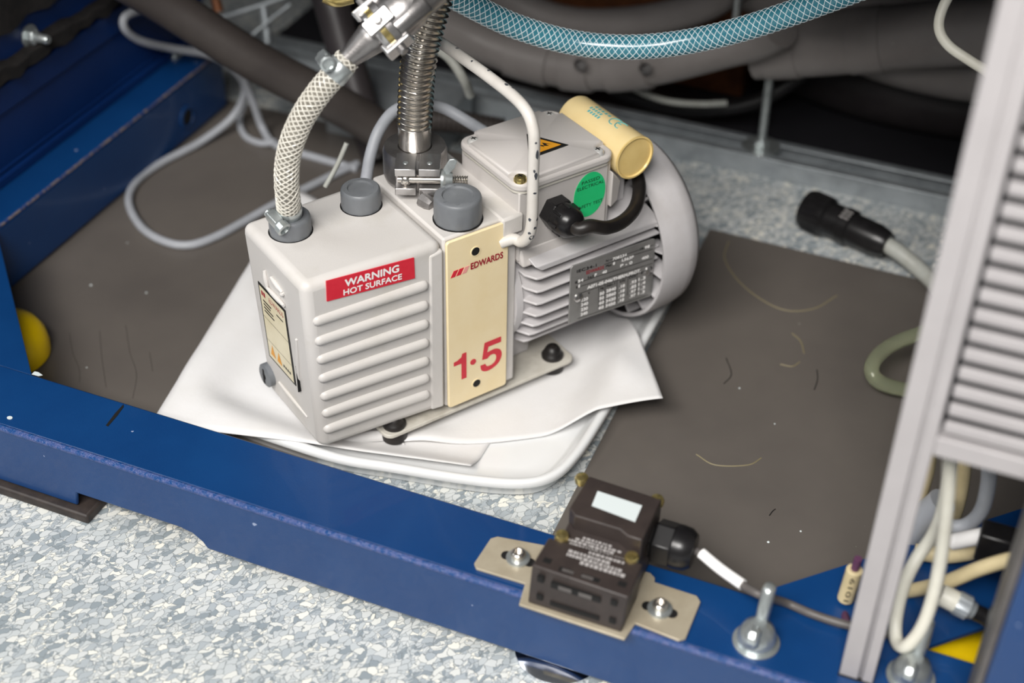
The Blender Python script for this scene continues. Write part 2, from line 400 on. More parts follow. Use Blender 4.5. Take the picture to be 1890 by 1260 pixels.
build('cable_hole', MB(FR).lathe([(.0091, 0), (.0091, .0008)], (-0.1632, 0.4902, -0.0043), (1, 0, 0), 24), M['slot'], sb, label='dark round hole in the side beam')
build('side_panel', MB(FR).box(-0.2150, -0.2050, 0.0, 0.60, BZ, 0.34), M['blue_dark'], frame)
build('panel_flange', MB(FR).box(-0.2050, -0.1985, 0.0, 0.60, BZ, 0.0435), M['blue_dark'], frame, bevel=.001)
build('panel_flange', MB(FR).box(-0.2050, -0.2025, 0.0, 0.60, 0.0445, 0.0480), M['blue_dark'], frame, bevel=.001)
build('panel_lip', MB(FR).box(-0.2050, -0.2015, 0.0, 0.60, 0.0960, 0.1200), M['blue_dark'], frame, bevel=.001)
build('right_beam', MB(FR).box(0.720, 0.80, 0.0565, 0.75, FZ+.003, BZ), M['blue'], frame, bevel=.003)
build('gusset', MB(FR).prism([(-0.0155, 0.0563), (-0.163, 0.2038), (-0.163, 0.0563)], (0, 0, BZ), (1, 0, 0), (0, 1, 0), -.0050, -.0008), M['blue'], frame, bevel=.0006)
build('gusset', MB(FR).prism([(0.532, 0.0563), (0.640, 0.0563), (0.722, 0.1383), (0.722, 0.2463)], (0, 0, BZ), (1, 0, 0), (0, 1, 0), -.0050, -.0008), M['blue'], frame, bevel=.0006)
pu = (0.6721, -0.0300, 0.2045)[0]
build('corner_post', MB(FR).box(pu, pu+.06, -.030, .030, FZ+.003, 0.56), M['blue'], frame, bevel=.002)
build('post_cover', MB(FR).box(pu-.004, pu, -.026, .022, .0405, 0.60), M['cable_dark'], frame, bevel=.001, label='grubby grey cover strip on the post side')
build('paint_chip', MB(FR).prism([(-.002, -.002), (.004, -.0018), (.006, .0003), (.001, .0018), (-.002, .0014)], (-0.0133, 0.0583, 0.0351), (1, 0, 0), (0, 1, 0), 0, .0003), M['label_white'], fb)
build('paint_chip', MB(FR).prism(circ(0, 0, .0022, .0017, 9), (0.0009, 0.0097, 0.0352), (1, 0, 0), (0, 1, 0), 0, .0003), M['label_white'], fb)
build('marker_stroke', MB(FR).prism([(-.0012, -.012), (.0008, -.0125), (.0016, 0), (.0014, .010), (-.0002, .0125), (-.0012, .002)], (0.0679, 0.0421, 0.0351), (1, 0.12, 0), (-.12, 1, 0), 0, .0002), M['black_print'], fb, label='short black pen stroke on the beam top')
# foot pads and levelling feet of the frame
build('foot_pad', MB(FR).box(-0.28, 0.066, -.006, .05, FZ, -.0235), M['wood_black'], frame, bevel=.002, label='black pad under the left end of the front beam')
ft = build('levelling_foot', MB(FR).lathe([(.030, 0), (.030, .003), (.024, .006), (.010, .008), (.008, .009), (.008, .012)], (0.420, 0.020, FZ), (0, 0, 1), 32), M['chrome'], frame, label='chrome round levelling foot under the front beam')

# yellow rounded bump stops under the corner gussets
for c, lab in (((-.1080, .1270), 'yellow rounded plastic foot under the gusset by the side beam'), ((.664, .094), 'yellow rounded plastic foot under the gusset by the grey slatted panel')):
    o = MB(FR).lathe([(.032, 0), (.0355, .003), (.0360, .010), (.0345, .020), (.0300, .028), (.0215, .034), (.0110, .0372), (.0, .0380)], (c[0], c[1], FZ+.0025), (0, 0, 1), 40, cap1=False)
    build('bump_foot', o, M['yellow'], label=lab, cat='foot', group='yellow feet under the frame corners')

# black foam strips and bolts on the side panel
random.seed(4)
def ragged_strip(z0, z1, lab):
    mb = MB(FR); n = 46; ys = np.linspace(.02, .60, n); ring = []
    for y in ys:
        a = z0 + random.uniform(-.003, .003); b = z1 + random.uniform(-.003, .003); t = .010 + random.uniform(-.002, .002)
        ring.append([(-.2049, y, a), (-.2049+t, y, a+.004), (-.2049+t, y, b-.004), (-.2049, y, b)])
    vs = [p for r in ring for p in r]; fs = []
    for j in range(n-1):
        for i in range(4): fs.append((j*4+i, j*4+(i+1) % 4, j*4+4+(i+1) % 4, j*4+4+i))
    fs += [(3, 2, 1, 0), tuple((n-1)*4+i for i in range(4))]
    mb.add(vs, fs)
    return build('foam_strip', mb, M['black_dull'], shade=60, label=lab, cat='foam strip', group='black foam strips on the blue side panel')
ragged_strip(.1215, .1395, 'ragged black foam strip below the bolt on the blue side panel')
ragged_strip(.1640, .2100, 'black foam strip above the bolt on the blue side panel')
bt = thing('panel_bolt', (-0.2050, 0.3364, 0.1451), 'zinc bolt with washer between the black foam strips', 'bolt', FR)
bc = Vector((-0.2050, 0.3364, 0.1451))
build('washer', MB(FR).lathe([(.0105, 0), (.0105, .002)], bc, (1, 0, 0), 24), M['zinc'], bt, bevel=.0004)
build('head', MB(FR).lathe([(.0075, .002), (.0075, .007), (.006, .0085)], bc, (1, 0, 0), 6), M['zinc'], bt, bevel=.0004)
build('stud', MB(FR).lathe([(.004, .008), (.004, .020), (.0034, .021)], bc, (1, 0, 0), 14), M['zinc'], bt)
c = Vector((-0.2003, 0.5342, 0.0355))
b2 = thing('beam_screw', c, 'small pale screw head on the side beam top near the grey cable', 'screw', FR)
build('washer', MB(FR).lathe([(.008, 0), (.008, .0015)], c, (0, 0, 1), 20), M['zinc'], b2)
build('head', MB(FR).lathe([(.0055, .0015), (.0055, .004), (.003, .0058)], c, (0, 0, 1), 16), M['zinc'], b2)

# ------------------------------------------------------------------ mats on the floor
build('rubber_mat', MB(FR).box(-0.230, 0.185, 0.030, 0.578, FZ, FZ+.0022), M['mat'], bevel=.0006, label='dark grey rubber floor mat between side beam and pump', cat='floor mat', group='grey mats inside the frame')
build('rubber_mat', MB(FR).prism([(0.3790, 0.030), (0.7800, 0.030), (0.7800, 0.5390), (0.3690, 0.5460)], (0, 0, FZ), (1, 0, 0), (0, 1, 0), 0, .0022), M['mat'], bevel=.0006, label='dark grey rubber floor mat behind the black limit switch', cat='floor mat', group='grey mats inside the frame')
MZ = FZ + .0022
# hairs, crumbs and dried drips on the right mat
mb = MB(FR)
for pts in ([(0.5100, 0.3781, -0.0296), (0.5133, 0.3658, -0.0296), (0.5139, 0.3517, -0.0296)], [(0.4366, 0.3633, -0.0296), (0.4466, 0.3443, -0.0296), (0.4443, 0.3297, -0.0296)], [(0.5166, 0.1965, -0.0296), (0.5177, 0.2019, -0.0296), (0.5190, 0.2049, -0.0296)]):
    mb.tube(smooth(pts, 4), .0004, 4)
build('hair', mb, M['black_print'], label='loose dark hairs lying on the mat behind the limit switch', cat='hair', kind='stuff')
mb = MB(FR)
for pts in ([(-0.0805, 0.1737, -0.0297), (-0.0626, 0.1535, -0.0297), (-0.0450, 0.1379, -0.0297), (-0.0343, 0.1236, -0.0297)], [(-0.0595, 0.1869, -0.0297), (-0.0364, 0.1571, -0.0297), (-0.0108, 0.1264, -0.0297)], [(-0.0438, 0.2020, -0.0297), (-0.0194, 0.1723, -0.0297), (0.0016, 0.1506, -0.0297), (0.0163, 0.1235, -0.0297)], [(-0.0047, 0.1788, -0.0297), (0.0117, 0.1588, -0.0297)]):
    mb.tube(smooth(pts, 5), .00017, 4)
build('hair', mb, M['hair'], label='fine dark hairs on the mat beside the yellow foot', cat='hair', kind='stuff')
mb = MB(FR)
for pts in ([(0.3914, 0.5323, -0.0297), (0.3966, 0.5010, -0.0297), (0.4245, 0.4674, -0.0297), (0.4613, 0.4483, -0.0297), (0.4874, 0.4597, -0.0297), (0.5025, 0.4882, -0.0297)], [(0.4792, 0.4183, -0.0297), (0.4887, 0.4101, -0.0297), (0.4951, 0.3952, -0.0297)], [(0.4803, 0.3730, -0.0297), (0.4900, 0.3742, -0.0297), (0.4945, 0.3824, -0.0297)], [(0.4481, 0.2391, -0.0297), (0.4649, 0.2332, -0.0297), (0.4877, 0.2430, -0.0297), (0.4952, 0.2549, -0.0297)]):
    mb.tube(smooth(pts, 6), .00055, 5)
build('dried_drip', mb, mat('dried_drip', (132, 122, 92), .5), label='faint dried ring stains on the mat behind the limit switch', cat='stain', kind='stuff')
mb = MB(FR); random.seed(9)
for px in (((0.5416, 0.1900, -0.0297)), ((0.4575, 0.3295, -0.0297)), ((0.4948, 0.2979, -0.0297)), ((0.5227, 0.1701, -0.0297)), ((-0.1137, 0.3070, -0.0297)), ((-0.0543, 0.2485, -0.0297)), ((-0.1049, 0.2387, -0.0297)), ((-0.0402, 0.1415, -0.0297))):
    mb.ball(px, random.uniform(.0006, .0012), 6, 4, (1, 1, .6))
build('crumb', mb, M['label_white'], label='pale crumbs scattered on the grey mats', cat='crumbs', kind='stuff')

# ------------------------------------------------------------------ white tray and absorbent paper
tray_out = [(.070, .128), (.105, .112), (.165, .1075), (.210, .1075), (.2507, .1145), (.3066, .1248), (.3440, .1364), (.3640, .1535), (.3725, .182), (.3755, .235), (.3755, .34), (.373, .43), (.360, .475), (.32, .490), (.20, .495), (.11, .490), (.075, .475), (.060, .43), (.055, .30), (.057, .17)]
TO = [p.xy for p in smooth([(a, b, 0) for a, b in tray_out], 5, True)]
def inset(d):
    k = len(TO); out = []
    for i in range(k):
        t = (TO[(i+1) % k] - TO[i-1]).normalized(); nrm = Vector((-t.y, t.x)); out.append(TO[i] + nrm*d)
    return out
tp = [(.030, -.0235), (.030, -.0298), (.009, -.0298), (.004, -.0180), (.0008, -.0165), (0, -.0150), (0, -.0112), (.0012, -.0096), (.0030, -.0092), (.0055, -.0098), (.0075, -.0118), (.0135, -.0195), (.0175, -.0222), (.030, -.0224)]
mb = MB(FR); vs = []; fs = []; k = len(TO)
for d, z in tp: vs += [(q.x, q.y, z) for q in inset(d)]
for j in range(len(tp)-1):
    for i in range(k): fs.append((j*k+i, j*k+(i+1) % k, (j+1)*k+(i+1) % k, (j+1)*k+i))
fs += [tuple(range(k-1, -1, -1)), tuple((len(tp)-1)*k+i for i in range(k))]
mb.add(vs, fs)
build('tray', mb, M['tray'], shade=50, label='shallow white tray with rounded rim under the pump', cat='tray')

def tray_dist(x, y):                     # signed distance inside the tray outline
    p = Vector((x, y)); best = 9; sign = -1; k = len(TO); inside = False
    for i in range(k):
        a = TO[i]; b = TO[(i+1) % k]; ab = b-a; t = max(0, min(1, (p-a).dot(ab)/ab.length_squared)); best = min(best, (p-a-ab*t).length)
        if (a.y > y) != (b.y > y) and x < (b.x-a.x)*(y-a.y)/(b.y-a.y)+a.x: inside = not inside
    return best if inside else -best
def sstep(a, b, x):
    t = max(0, min(1, (x-a)/(b-a))); return t*t*(3-2*t)
def paper(corners, nx, ny, zfun, name, label):
    A, Bc, C, D = [Vector(c) for c in corners]; mb = MB(FR); vs = []; fs = []
    for j in range(ny+1):
        for i in range(nx+1):
            s = i/nx; t = j/ny; p = A*(1-s)*(1-t) + Bc*s*(1-t) + C*s*t + D*(1-s)*t
            dx, dy, z = zfun(p.x, p.y, s, t); vs.append((p.x+dx, p.y+dy, z))
    for j in range(ny):
        for i in range(nx): a = j*(nx+1)+i; fs.append((a, a+1, a+nx+2, a+nx+1))
    mb.add(vs, fs)
    o = build(name, mb, M['paper'], shade=80, label=label, cat='paper', group='absorbent paper sheets under the pump')
    m = o.modifiers.new('thickness', 'SOLIDIFY'); m.thickness = .0004; m.offset = 1
    return o
def z_under(x, y):                       # how a limp sheet lies in and over the tray
    d = tray_dist(x, y)
    return -.0216 + (.0216-.0085)*(1-sstep(.003, .040, d)) 
def zA(x, y, s, t):
    w = .0016*noise.noise(Vector((x*16, y*16, 2))) + .0006*noise.noise(Vector((x*50, y*40, 7)))
    free = sstep(.25, .0, s)
    return 0, 0, max(z_under(x, y), z_under(x, y) + w*(.5+free)) + .0015*free
def uvz(p): return (p[0], p[1], 0)
paper([(0.0638, 0.0835, -0.0100), (0.3019, 0.1413, -0.0160), (0.300, 0.330, 0), (0.0, 0.42, 0)], 46, 40, zA, 'paper_sheet', 'large white absorbent sheet lying in the tray left of the pump')
def zB(x, y, s, t):
    w = .0010*noise.noise(Vector((x*20, y*20, 5)))
    tip = sstep(.55, 1.0, s)
    ridge = .006*math.exp(-((s-.86 + .30*(t-.3))/.10)**2) * sstep(.0, .5, t)
    z = max(z_under(x, y), -.0216) + .0016 + w*.6 + .010*tip*(1-.9*t) + ridge*(1-t)
    z += .004*math.exp(-((t-.02)/.05)**2)*math.exp(-((s-.10)/.10)**2)
    return 0, -.010*math.sin(math.pi*min(1, s/.75))*(1-t)*(1 if s < .75 else 0), z
paper([(0.2380, 0.1504, -0.0205), (0.4138, 0.2541, -0.0040), (0.3494, 0.3638, -0.0100), (0.262, 0.400, 0)], 60, 30, zB, 'paper_sheet', 'white absorbent sheet with a pointed corner sticking out beside the motor')
# the curled strip in front of the near foot
mb = MB(FR)
e0 = smooth([(0.1910, 0.1307, -0.0200), (0.2019, 0.1361, -0.0150), (0.2155, 0.1457, -0.0125), (0.2284, 0.1518, -0.0135), (0.2401, 0.1529, -0.0185)], 6)
e1 = smooth([(0.1926, 0.1294, -0.0205), (0.2044, 0.1352, -0.0200), (0.2189, 0.1429, -0.0195), (0.2326, 0.1495, -0.0195), (0.2440, 0.1504, -0.0200)], 6)
n = len(e0); mb.add(e0+e1, [(i, n+i, n+i+1, i+1) for i in range(n-1)])
o = build('paper_curl', mb, M['paper'], shade=80, label='narrow curled paper strip in front of the pump near foot', cat='paper')
o.modifiers.new('thickness', 'SOLIDIFY').thickness = .0004

# ------------------------------------------------------------------ rear: strut channel, threaded rods, pipes and hoses
SZ = FZ + .021
st = thing('strut_channel', (0.30, .680, FZ), 'galvanised slotted strut channel lying on the floor at the back', 'channel', FR)
build('web', MB(FR).box(-.25, .95, .660, .6625, FZ, SZ), M['galv'], st, bevel=.0008)
build('web', MB(FR).box(-.25, .95, .6985, .7010, FZ, SZ), M['galv'], st, bevel=.0008)
build('lip', MB(FR).box(-.25, .95, .660, .6705, SZ-.0025, SZ), M['galv'], st, bevel=.0010)
build('lip', MB(FR).box(-.25, .95, .6905, .7010, SZ-.0025, SZ), M['galv'], st, bevel=.0010)
build('base', MB(FR).box(-.25, .95, .660, .7010, FZ, FZ+.002), M['galv'], st)
def rod(base, top, r, lab, nuts):
    t = thing('threaded_rod', base, lab, 'rod', FR, group='threaded rods at the back')
    d = Vector(top)-Vector(base); L = d.length
    prof = []; n = int(L/.0016)
    for i in range(n+1): prof.append((r if i % 2 else r*.88, L*i/n))
    build('thread', MB(FR).lathe(prof, base, d, 14), M['zinc'], t, shade=60)
    for h, rr, hh, sides in nuts:
        build('nut' if sides == 6 else 'washer', MB(FR).lathe([(rr, h), (rr, h+hh)], base, d, sides), M['zinc'], t, bevel=.0006)
rb = (0.3808, 0.6791, -0.0110); rt = (0.3797, 0.6800, 0.0857)
rod((rb[0], .680, SZ), (rt[0], .680, rt[2]), .0046, 'zinc threaded rod with nuts standing on the strut channel', [(0, .019, .002, 24), (.002, .0085, .007, 6), ((rt[2]-SZ)*.80, .0085, .007, 6), ((rt[2]-SZ)*.88, .0075, .010, 14), ((rt[2]-SZ)*.975, .0100, .002, 20)])
ra = (0.3492, 0.6400, 0.1001); rc = (0.3507, 0.6400, 0.1462)
rod(ra, (ra[0], ra[1], rc[2]+.10), .0042, 'short zinc rod end hanging below the teal hose', [])

def hose(name, pts, r, material, lab, cat, n=18, sub=8, group=None, sys=W):
    return build(name, MB(sys).tube(smooth(pts, sub), r, n), material, shade=60, label=lab, cat=cat, group=group)
hose('rubber_hose', [(-0.1189, 0.4062, 0.3070), (-0.0989, 0.4025, 0.2557), (-0.0730, 0.4017, 0.2201), (-0.0334, 0.3944, 0.1843), (0.0311, 0.3623, 0.1260), (0.0852, 0.3382, 0.0848), (0.1251, 0.3223, 0.0512), (0.1566, 0.2985, 0.0224)], .0180, M['hose_dark'], 'thick dark rubber hose crossing diagonally behind the clear hose', 'hose')
hose('rubber_hose', [(0.1505, 0.4872, 0.3225), (0.1546, 0.4804, 0.2155), (0.1558, 0.4714, 0.1437), (0.1572, 0.4517, 0.1062), (0.1568, 0.4289, 0.0641), (0.1568, 0.3994, 0.0151), (0.1585, 0.3757, -0.0198)], .0170, M['pipe_dark'], 'upright dark hose behind the top of the clear hose', 'hose')
hose('grey_pipe', [(0.3398, 0.4976, 0.0973), (0.3637, 0.4612, 0.0678), (0.3992, 0.4070, 0.0521), (0.4398, 0.3451, 0.0642), (0.4794, 0.2847, 0.0949), (0.5044, 0.2467, 0.1343)], .0165, M['pipe_grey'], 'bent grey pipe arching above the teal hose', 'pipe', group='grey pipes at the back')
pb = thing('grey_pipe', (0.3506, 0.2989, 0.0563), 'grey pipe with bolted collars running below the teal hose', 'pipe', group='grey pipes at the back')
pbp = smooth([(0.1631, 0.5116, 0.1877), (0.1927, 0.4848, 0.1386), (0.2235, 0.4561, 0.1052), (0.2551, 0.4262, 0.0848), (0.2869, 0.3959, 0.0642), (0.3191, 0.3468, 0.0549), (0.3506, 0.2989, 0.0563), (0.3866, 0.2440, 0.0748), (0.4259, 0.1841, 0.1089), (0.4383, 0.1560, 0.1260), (0.4410, 0.1337, 0.1462)], 8)
build('pipe', MB().tube(pbp, .0200, 22), M['pipe_grey'], pb, shade=60)
for i, w in ((37, 7), (45, 5), (51, 6)):
    build('collar', MB().tube(pbp[i:i+w], .0225, 22), M['pipe_grey'], pb, bevel=.001)
for p in ((0.3286, 0.2777, 0.0762), (0.3644, 0.2232, 0.0860)):
    build('collar_bolt', MB().lathe([(.0055, -.012), (.0055, 0), (.004, .004)], p, (-.3, -.6, .3), 10), M['alu'], pb)
pc = thing('grey_pipe', (0.5316, 0.0959, 0.1209), 'wide grey pipe with taped joints beside the slatted panel', 'pipe', group='grey pipes at the back')
pcp = smooth([(0.4702, 0.1895, 0.0936), (0.4993, 0.1451, 0.1078), (0.5312, 0.0965, 0.1251), (0.5668, 0.0422, 0.1446), (0.6153, -0.0318, 0.1674)], 10)
build('pipe', MB().tube(pcp, .0300, 26), M['pipe_grey'], pc, shade=60)
build('joint', MB().tube(pcp[2:9], .0312, 26), M['pipe_grey'], pc, bevel=.001)
build('joint', MB().tube(pcp[16:22], .0311, 26), M['pipe_grey'], pc, bevel=.001)
hose('grey_pipe', [(0.5640, 0.1651, 0.0949), (0.5883, 0.1279, 0.0821), (0.6200, 0.0796, 0.0786), (0.6473, 0.0381, 0.0834), (0.6804, -0.0125, 0.0991)], .0290, M['pipe_grey'], 'lower grey pipe sagging behind the slatted panel', 'pipe', group='grey pipes at the back')
hose('grey_pipe', [(0.5478, 0.2900, 0.1019), (0.5794, 0.2418, 0.0922), (0.6149, 0.1877, 0.1005), (0.6589, 0.1206, 0.1255), (0.7079, 0.0460, 0.1560)], .0270, M['pipe_grey'], 'upper grey pipe behind the end of the teal hose', 'pipe', group='grey pipes at the back')
hose('black_hose', [(.375, .84, .018), (.45, .82, .016), (.52, .815, .016), (.60, .825, .018), (.75, .88, .03), (.95, .93, .05)], .0430, M['pipe_dark'], 'thick black hose in the dark behind the threaded rod', 'hose', 28, sys=FR)
# corrugated conduits
def corrugated(name, pts, r, pitch, material, lab, cat, depth=.14, n=16):
    P, L = resample(smooth(pts, 10), pitch/6)
    rr = [r*(1-depth*(.5+.5*math.cos(2*math.pi*i/6))) for i in range(len(P))]
    return build(name, MB().tube(P, rr, n), material, shade=80, label=lab, cat=cat)
corrugated('corrugated_conduit', [(0.4063, 0.3233, 0.0072), (0.4291, 0.2886, 0.0020), (0.4574, 0.2454, 0.0049), (0.4871, 0.2002, 0.0244), (0.5085, 0.1675, 0.0597), (0.5257, 0.1413, 0.0979)], .0085, .0050, M['black'], 'black corrugated conduit curving behind the threaded rod', 'conduit', .2)
corrugated('spiral_conduit', [(0.3883, 0.2869, 0.0391), (0.3986, 0.2712, 0.0311), (0.4164, 0.2496, 0.0249), (0.4395, 0.2271, 0.0248), (0.4650, 0.2155, 0.0238)], .0036, .0040, M['cable_pale'], 'thin pale spiral conduit on the black corrugated one', 'conduit', .25)
corrugated('flexible_conduit', [(0.1867, 0.3479, 0.0225), (0.2010, 0.3410, 0.0250), (0.2226, 0.3263, 0.0231), (0.2558, 0.3003, 0.0170)], .0120, .0050, M['hose_dark'], 'dark ribbed conduit in the shade behind the terminal box', 'conduit', .15)
# thin bent rods in the dark top left corner
hose('bracket_rod', [(0.1128, 0.6218, 0.0426), (0.1519, 0.6093, 0.0513), (0.1966, 0.5945, 0.0633)], .0030, M['galv'], 'thin steel rod sloping up in the dark corner', 'rod')
hose('bracket_rod', [(0.1472, 0.5909, 0.0585), (0.1444, 0.5836, 0.0418), (0.1412, 0.5757, 0.0242)], .0042, M['galv'], 'short upright steel stud in the dark corner', 'rod')
hose('bracket_rod', [(0.0827, 0.5684, 0.1020), (0.0838, 0.5632, 0.0922), (0.0836, 0.5579, 0.0815)], .0050, M['copper_dark'], 'dull brass stud at the top behind the thick rubber hose', 'rod')
hose('thin_wire', [(0.1258, 0.5775, 0.0375), (0.1472, 0.5749, 0.0508), (0.1685, 0.5714, 0.0632)], .0018, M['galv'], 'thin wire crossing the upright stud in the dark corner', 'wire')
build('junction_box', MB(FR).box(-.045, .085, .560, .640, FZ, .010), M['galv'], bevel=.003, label='flat galvanised box half hidden behind the pump', cat='box')
build('equipment_block', MB(FR).box(.02, .33, .80, .99, FZ+.004, .10), M['copper_dark'], bevel=.004, label='dim brown block deep under the pipes', cat='block')

build('shade_sheet', MB(FR).box(-.20, .98, .7030, .99, FZ, FZ+.004), M['wall'], label='black sheet standing in for shade behind the strut channel', cat='sheet', bevel=.001)  # dark sheet added so the floor back here reads as shade

# teal braided hose
def braid_part(P, r, turn, nst, sr, material, parent, name='braid'):
    mb = MB(); Pf, T, N, Bn = frames(P); k = len(Pf); step = (Pf[1]-Pf[0]).length
    for sgn in (1, -1):
        for q in range(nst):
            pts = [Pf[j] + (N[j]*math.cos(sgn*2*math.pi*j*step/turn + 2*math.pi*q/nst) + Bn[j]*math.sin(sgn*2*math.pi*j*step/turn + 2*math.pi*q/nst))*(r+sr*.25) for j in range(k)]
            mb.tube(pts, sr, 4, cap=True)
    return build(name, mb, material, parent, shade=80)
bh = [(0.0027, 0.1437, 0.4015), (0.0323, 0.1368, 0.3351), (0.0643, 0.1339, 0.2892), (0.0828, 0.1257, 0.2703), (0.1013, 0.1194, 0.2563), (0.1297, 0.1036, 0.2389), (0.1655, 0.0831, 0.2251), (0.1972, 0.0568, 0.2231), (0.2293, 0.0323, 0.2280), (0.2553, 0.0028, 0.2426), (0.2800, -0.0255, 0.2611), (0.3060, -0.0553, 0.2831), (0.3243, -0.0803, 0.3029), (0.3396, -0.1127, 0.3354), (0.3363, -0.1472, 0.3879)]
P, L = resample(smooth(bh, 10), .0024)
bt = thing('braided_hose', bh[7], 'teal plastic hose with white braid sagging across the top', 'hose')
build('tube', MB().tube(P, .0092, 20), M['hose_teal'], bt, shade=60)
braid_part(P, .0092, .040, 8, .00030, M['braid_white'], bt)

# ------------------------------------------------------------------ cables inside the frame
hose('grey_cable', [(0.0402, 0.5542, 0.0927), (0.0159, 0.5430, 0.1073), (-0.0058, 0.5336, 0.1153), (-0.0239, 0.5265, 0.1155), (-0.0250, 0.5258, 0.1033), (-0.0080, 0.5346, 0.0834), (0.0274, 0.5482, 0.0602), (0.0602, 0.5405, 0.0480), (0.0709, 0.5056, 0.0440), (0.0794, 0.5041, 0.0200), (0.0662, 0.5109, -0.0100), (0.0259, 0.5048, -0.0240), (-0.0241, 0.4910, -0.0260), (-0.0584, 0.4699, -0.0260), (-0.0776, 0.4396, -0.0260), (-0.0838, 0.3940, -0.0260), (-0.0753, 0.3608, -0.0260), (-0.0589, 0.3439, -0.0260), (-0.0323, 0.3435, -0.0260), (0.0005, 0.3524, -0.0260), (0.0455, 0.3657, -0.0260), (0.0988, 0.3779, -0.0260), (0.1393, 0.3857, -0.0260)], .0040, M['cable_grey'], 'grey cable looping over the side beam and across the mat', 'cable', 12)
hose('grey_cable', [(0.0551, 0.6017, 0.0460), (0.0652, 0.5914, 0.0440), (0.0723, 0.5554, 0.0420), (0.0766, 0.5084, 0.0400), (0.0817, 0.4934, 0.0120), (0.0869, 0.4881, -0.0180), (0.0883, 0.4611, -0.0260), (0.1100, 0.4214, -0.0270), (0.1350, 0.3782, -0.0270)], .0040, M['cable_grey'], 'second grey cable dropping from the side beam behind the oil box', 'cable', 12)
hose('grey_cable', [(0.0889, 0.5301, -0.0100), (0.0791, 0.5257, -0.0240), (0.0711, 0.4974, -0.0270), (0.0772, 0.4754, -0.0270), (0.0884, 0.4605, -0.0220)], .0035, M['cable_grey'], 'small loop of grey cable on the mat beside the side beam', 'cable', 12)
hose('power_lead', [(0.0088, 0.1250, 0.1347), (0.0164, 0.1300, 0.1513), (0.0276, 0.1350, 0.1666), (0.0443, 0.1400, 0.1755), (0.0647, 0.1400, 0.1765), (0.0836, 0.1350, 0.1695), (0.0964, 0.1200, 0.1612), (0.1026, 0.0950, 0.1579)], .0046, M['cable_grey'], 'thick grey cable arching behind the bellows into the terminal box', 'cable', 14)
hose('pale_cable', [(0.1542, 0.2614, 0.1496), (0.1635, 0.2500, 0.1401), (0.1691, 0.2372, 0.1249), (0.1802, 0.2432, 0.1031)], .0042, M['cable_pale'], 'short pale cable behind the pump handle', 'cable', 12)
hose('cable_tie', [(-0.0092, 0.1600, 0.1152), (0.0025, 0.1600, 0.1310), (0.0122, 0.1600, 0.1478)], .0020, M['cable_pale'], 'thin pale cable tie tail standing behind the oil box', 'cable tie', 8)
hose('cream_cable', [(0.3607, -0.1254, 0.3907), (0.3416, -0.1276, 0.3440), (0.3280, -0.1300, 0.3135), (0.3194, -0.1308, 0.2963), (0.3160, -0.1349, 0.2849), (0.3180, -0.1442, 0.2761), (0.3247, -0.1584, 0.2695), (0.3332, -0.1768, 0.2617), (0.3417, -0.2015, 0.2479), (0.3530, -0.2294, 0.2159)], .0036, M['cable_white'], 'cream cable bending down towards the slatted panel', 'cable', 12)
# black round connector and its cable
kc = thing('cable_connector', (0.4535, 0.0293, -0.0120), 'black round cable connector lying on the floor at the back', 'connector')
a = Vector((0.4399, 0.0670, -0.0110)); b = Vector((0.4599, -0.0189, -0.0110)); L = (b-a).length; ax = (b-a)
build('body', MB().lathe([(.0175, 0), (.0185, .002), (.0185, .024), (.0160, .026), (.0160, L*.45), (.0172, L*.46), (.0172, L*.56), (.0150, L*.58), (.0145, L*.86), (.0120, L*.97), (.0105, L)], a, ax, 28), M['black'], kc, shade=30)
mb = MB()
for i in range(26):
    t = 2*math.pi*i/26; axn = ax.normalized(); e1 = axn.orthogonal().normalized(); e2 = axn.cross(e1)
    rd = e1*math.cos(t)+e2*math.sin(t); c0 = a + axn*.004 + rd*.0185; c1 = a + axn*.022 + rd*.0185
    mb.tube([c0, c1], .0009, 5)
build('grip_ring', mb, M['black'], kc)
mb = MB(); up = Vector((-.2, -.55, .8)).normalized(); axn = ax.normalized(); up = (up-axn*up.dot(axn)).normalized(); sd = axn.cross(up)
for i, (s0, s1) in enumerate(((.46, .51), (.52, .56))):
    for j in range(3):
        c0 = a + ax*s0 + (up*.0173 + sd*(.004-.004*j)); c1 = a + ax*s1 + (up*.0173 + sd*(.004-.004*j))
        mb.tube([c0, c1], .0007, 5)
build('marking', mb, M['switch_print'], kc)
build('cable', MB().tube(smooth([b - ax.normalized()*.004, (0.4625, -0.0338, -0.0140), (0.4652, -0.0557, -0.0200), (0.4590, -0.0875, -0.0220), (0.4368, -0.1382, -0.0220), (0.4089, -0.1975, -0.0220), (0.3954, -0.2525, -0.0220)], 8), .0075, 16), M['cable_pale'], kc, label='pale grey cable')
hose('clear_tube', [(0.4515, -0.1800, 0.0100), (0.4154, -0.1600, 0.0100), (0.3826, -0.1491, 0.0100), (0.3621, -0.1398, 0.0060), (0.3386, -0.1340, 0.0000), (0.3181, -0.1381, -0.0040), (0.3113, -0.1462, -0.0100), (0.3188, -0.1570, -0.0160), (0.3398, -0.1732, -0.0200), (0.3786, -0.1957, -0.0220), (0.4186, -0.2170, -0.0220)], .0060, M['tube_green'], 'curved greenish clear tube beside the slatted panel post', 'tube', 14)

# ------------------------------------------------------------------ the vacuum pump (its long side runs along x, its front faces -y)
pump = thing('vacuum_pump', (0.05, 0.05, -0.0205), 'pale grey rotary vacuum pump with cream badge reading 1.5', 'pump')
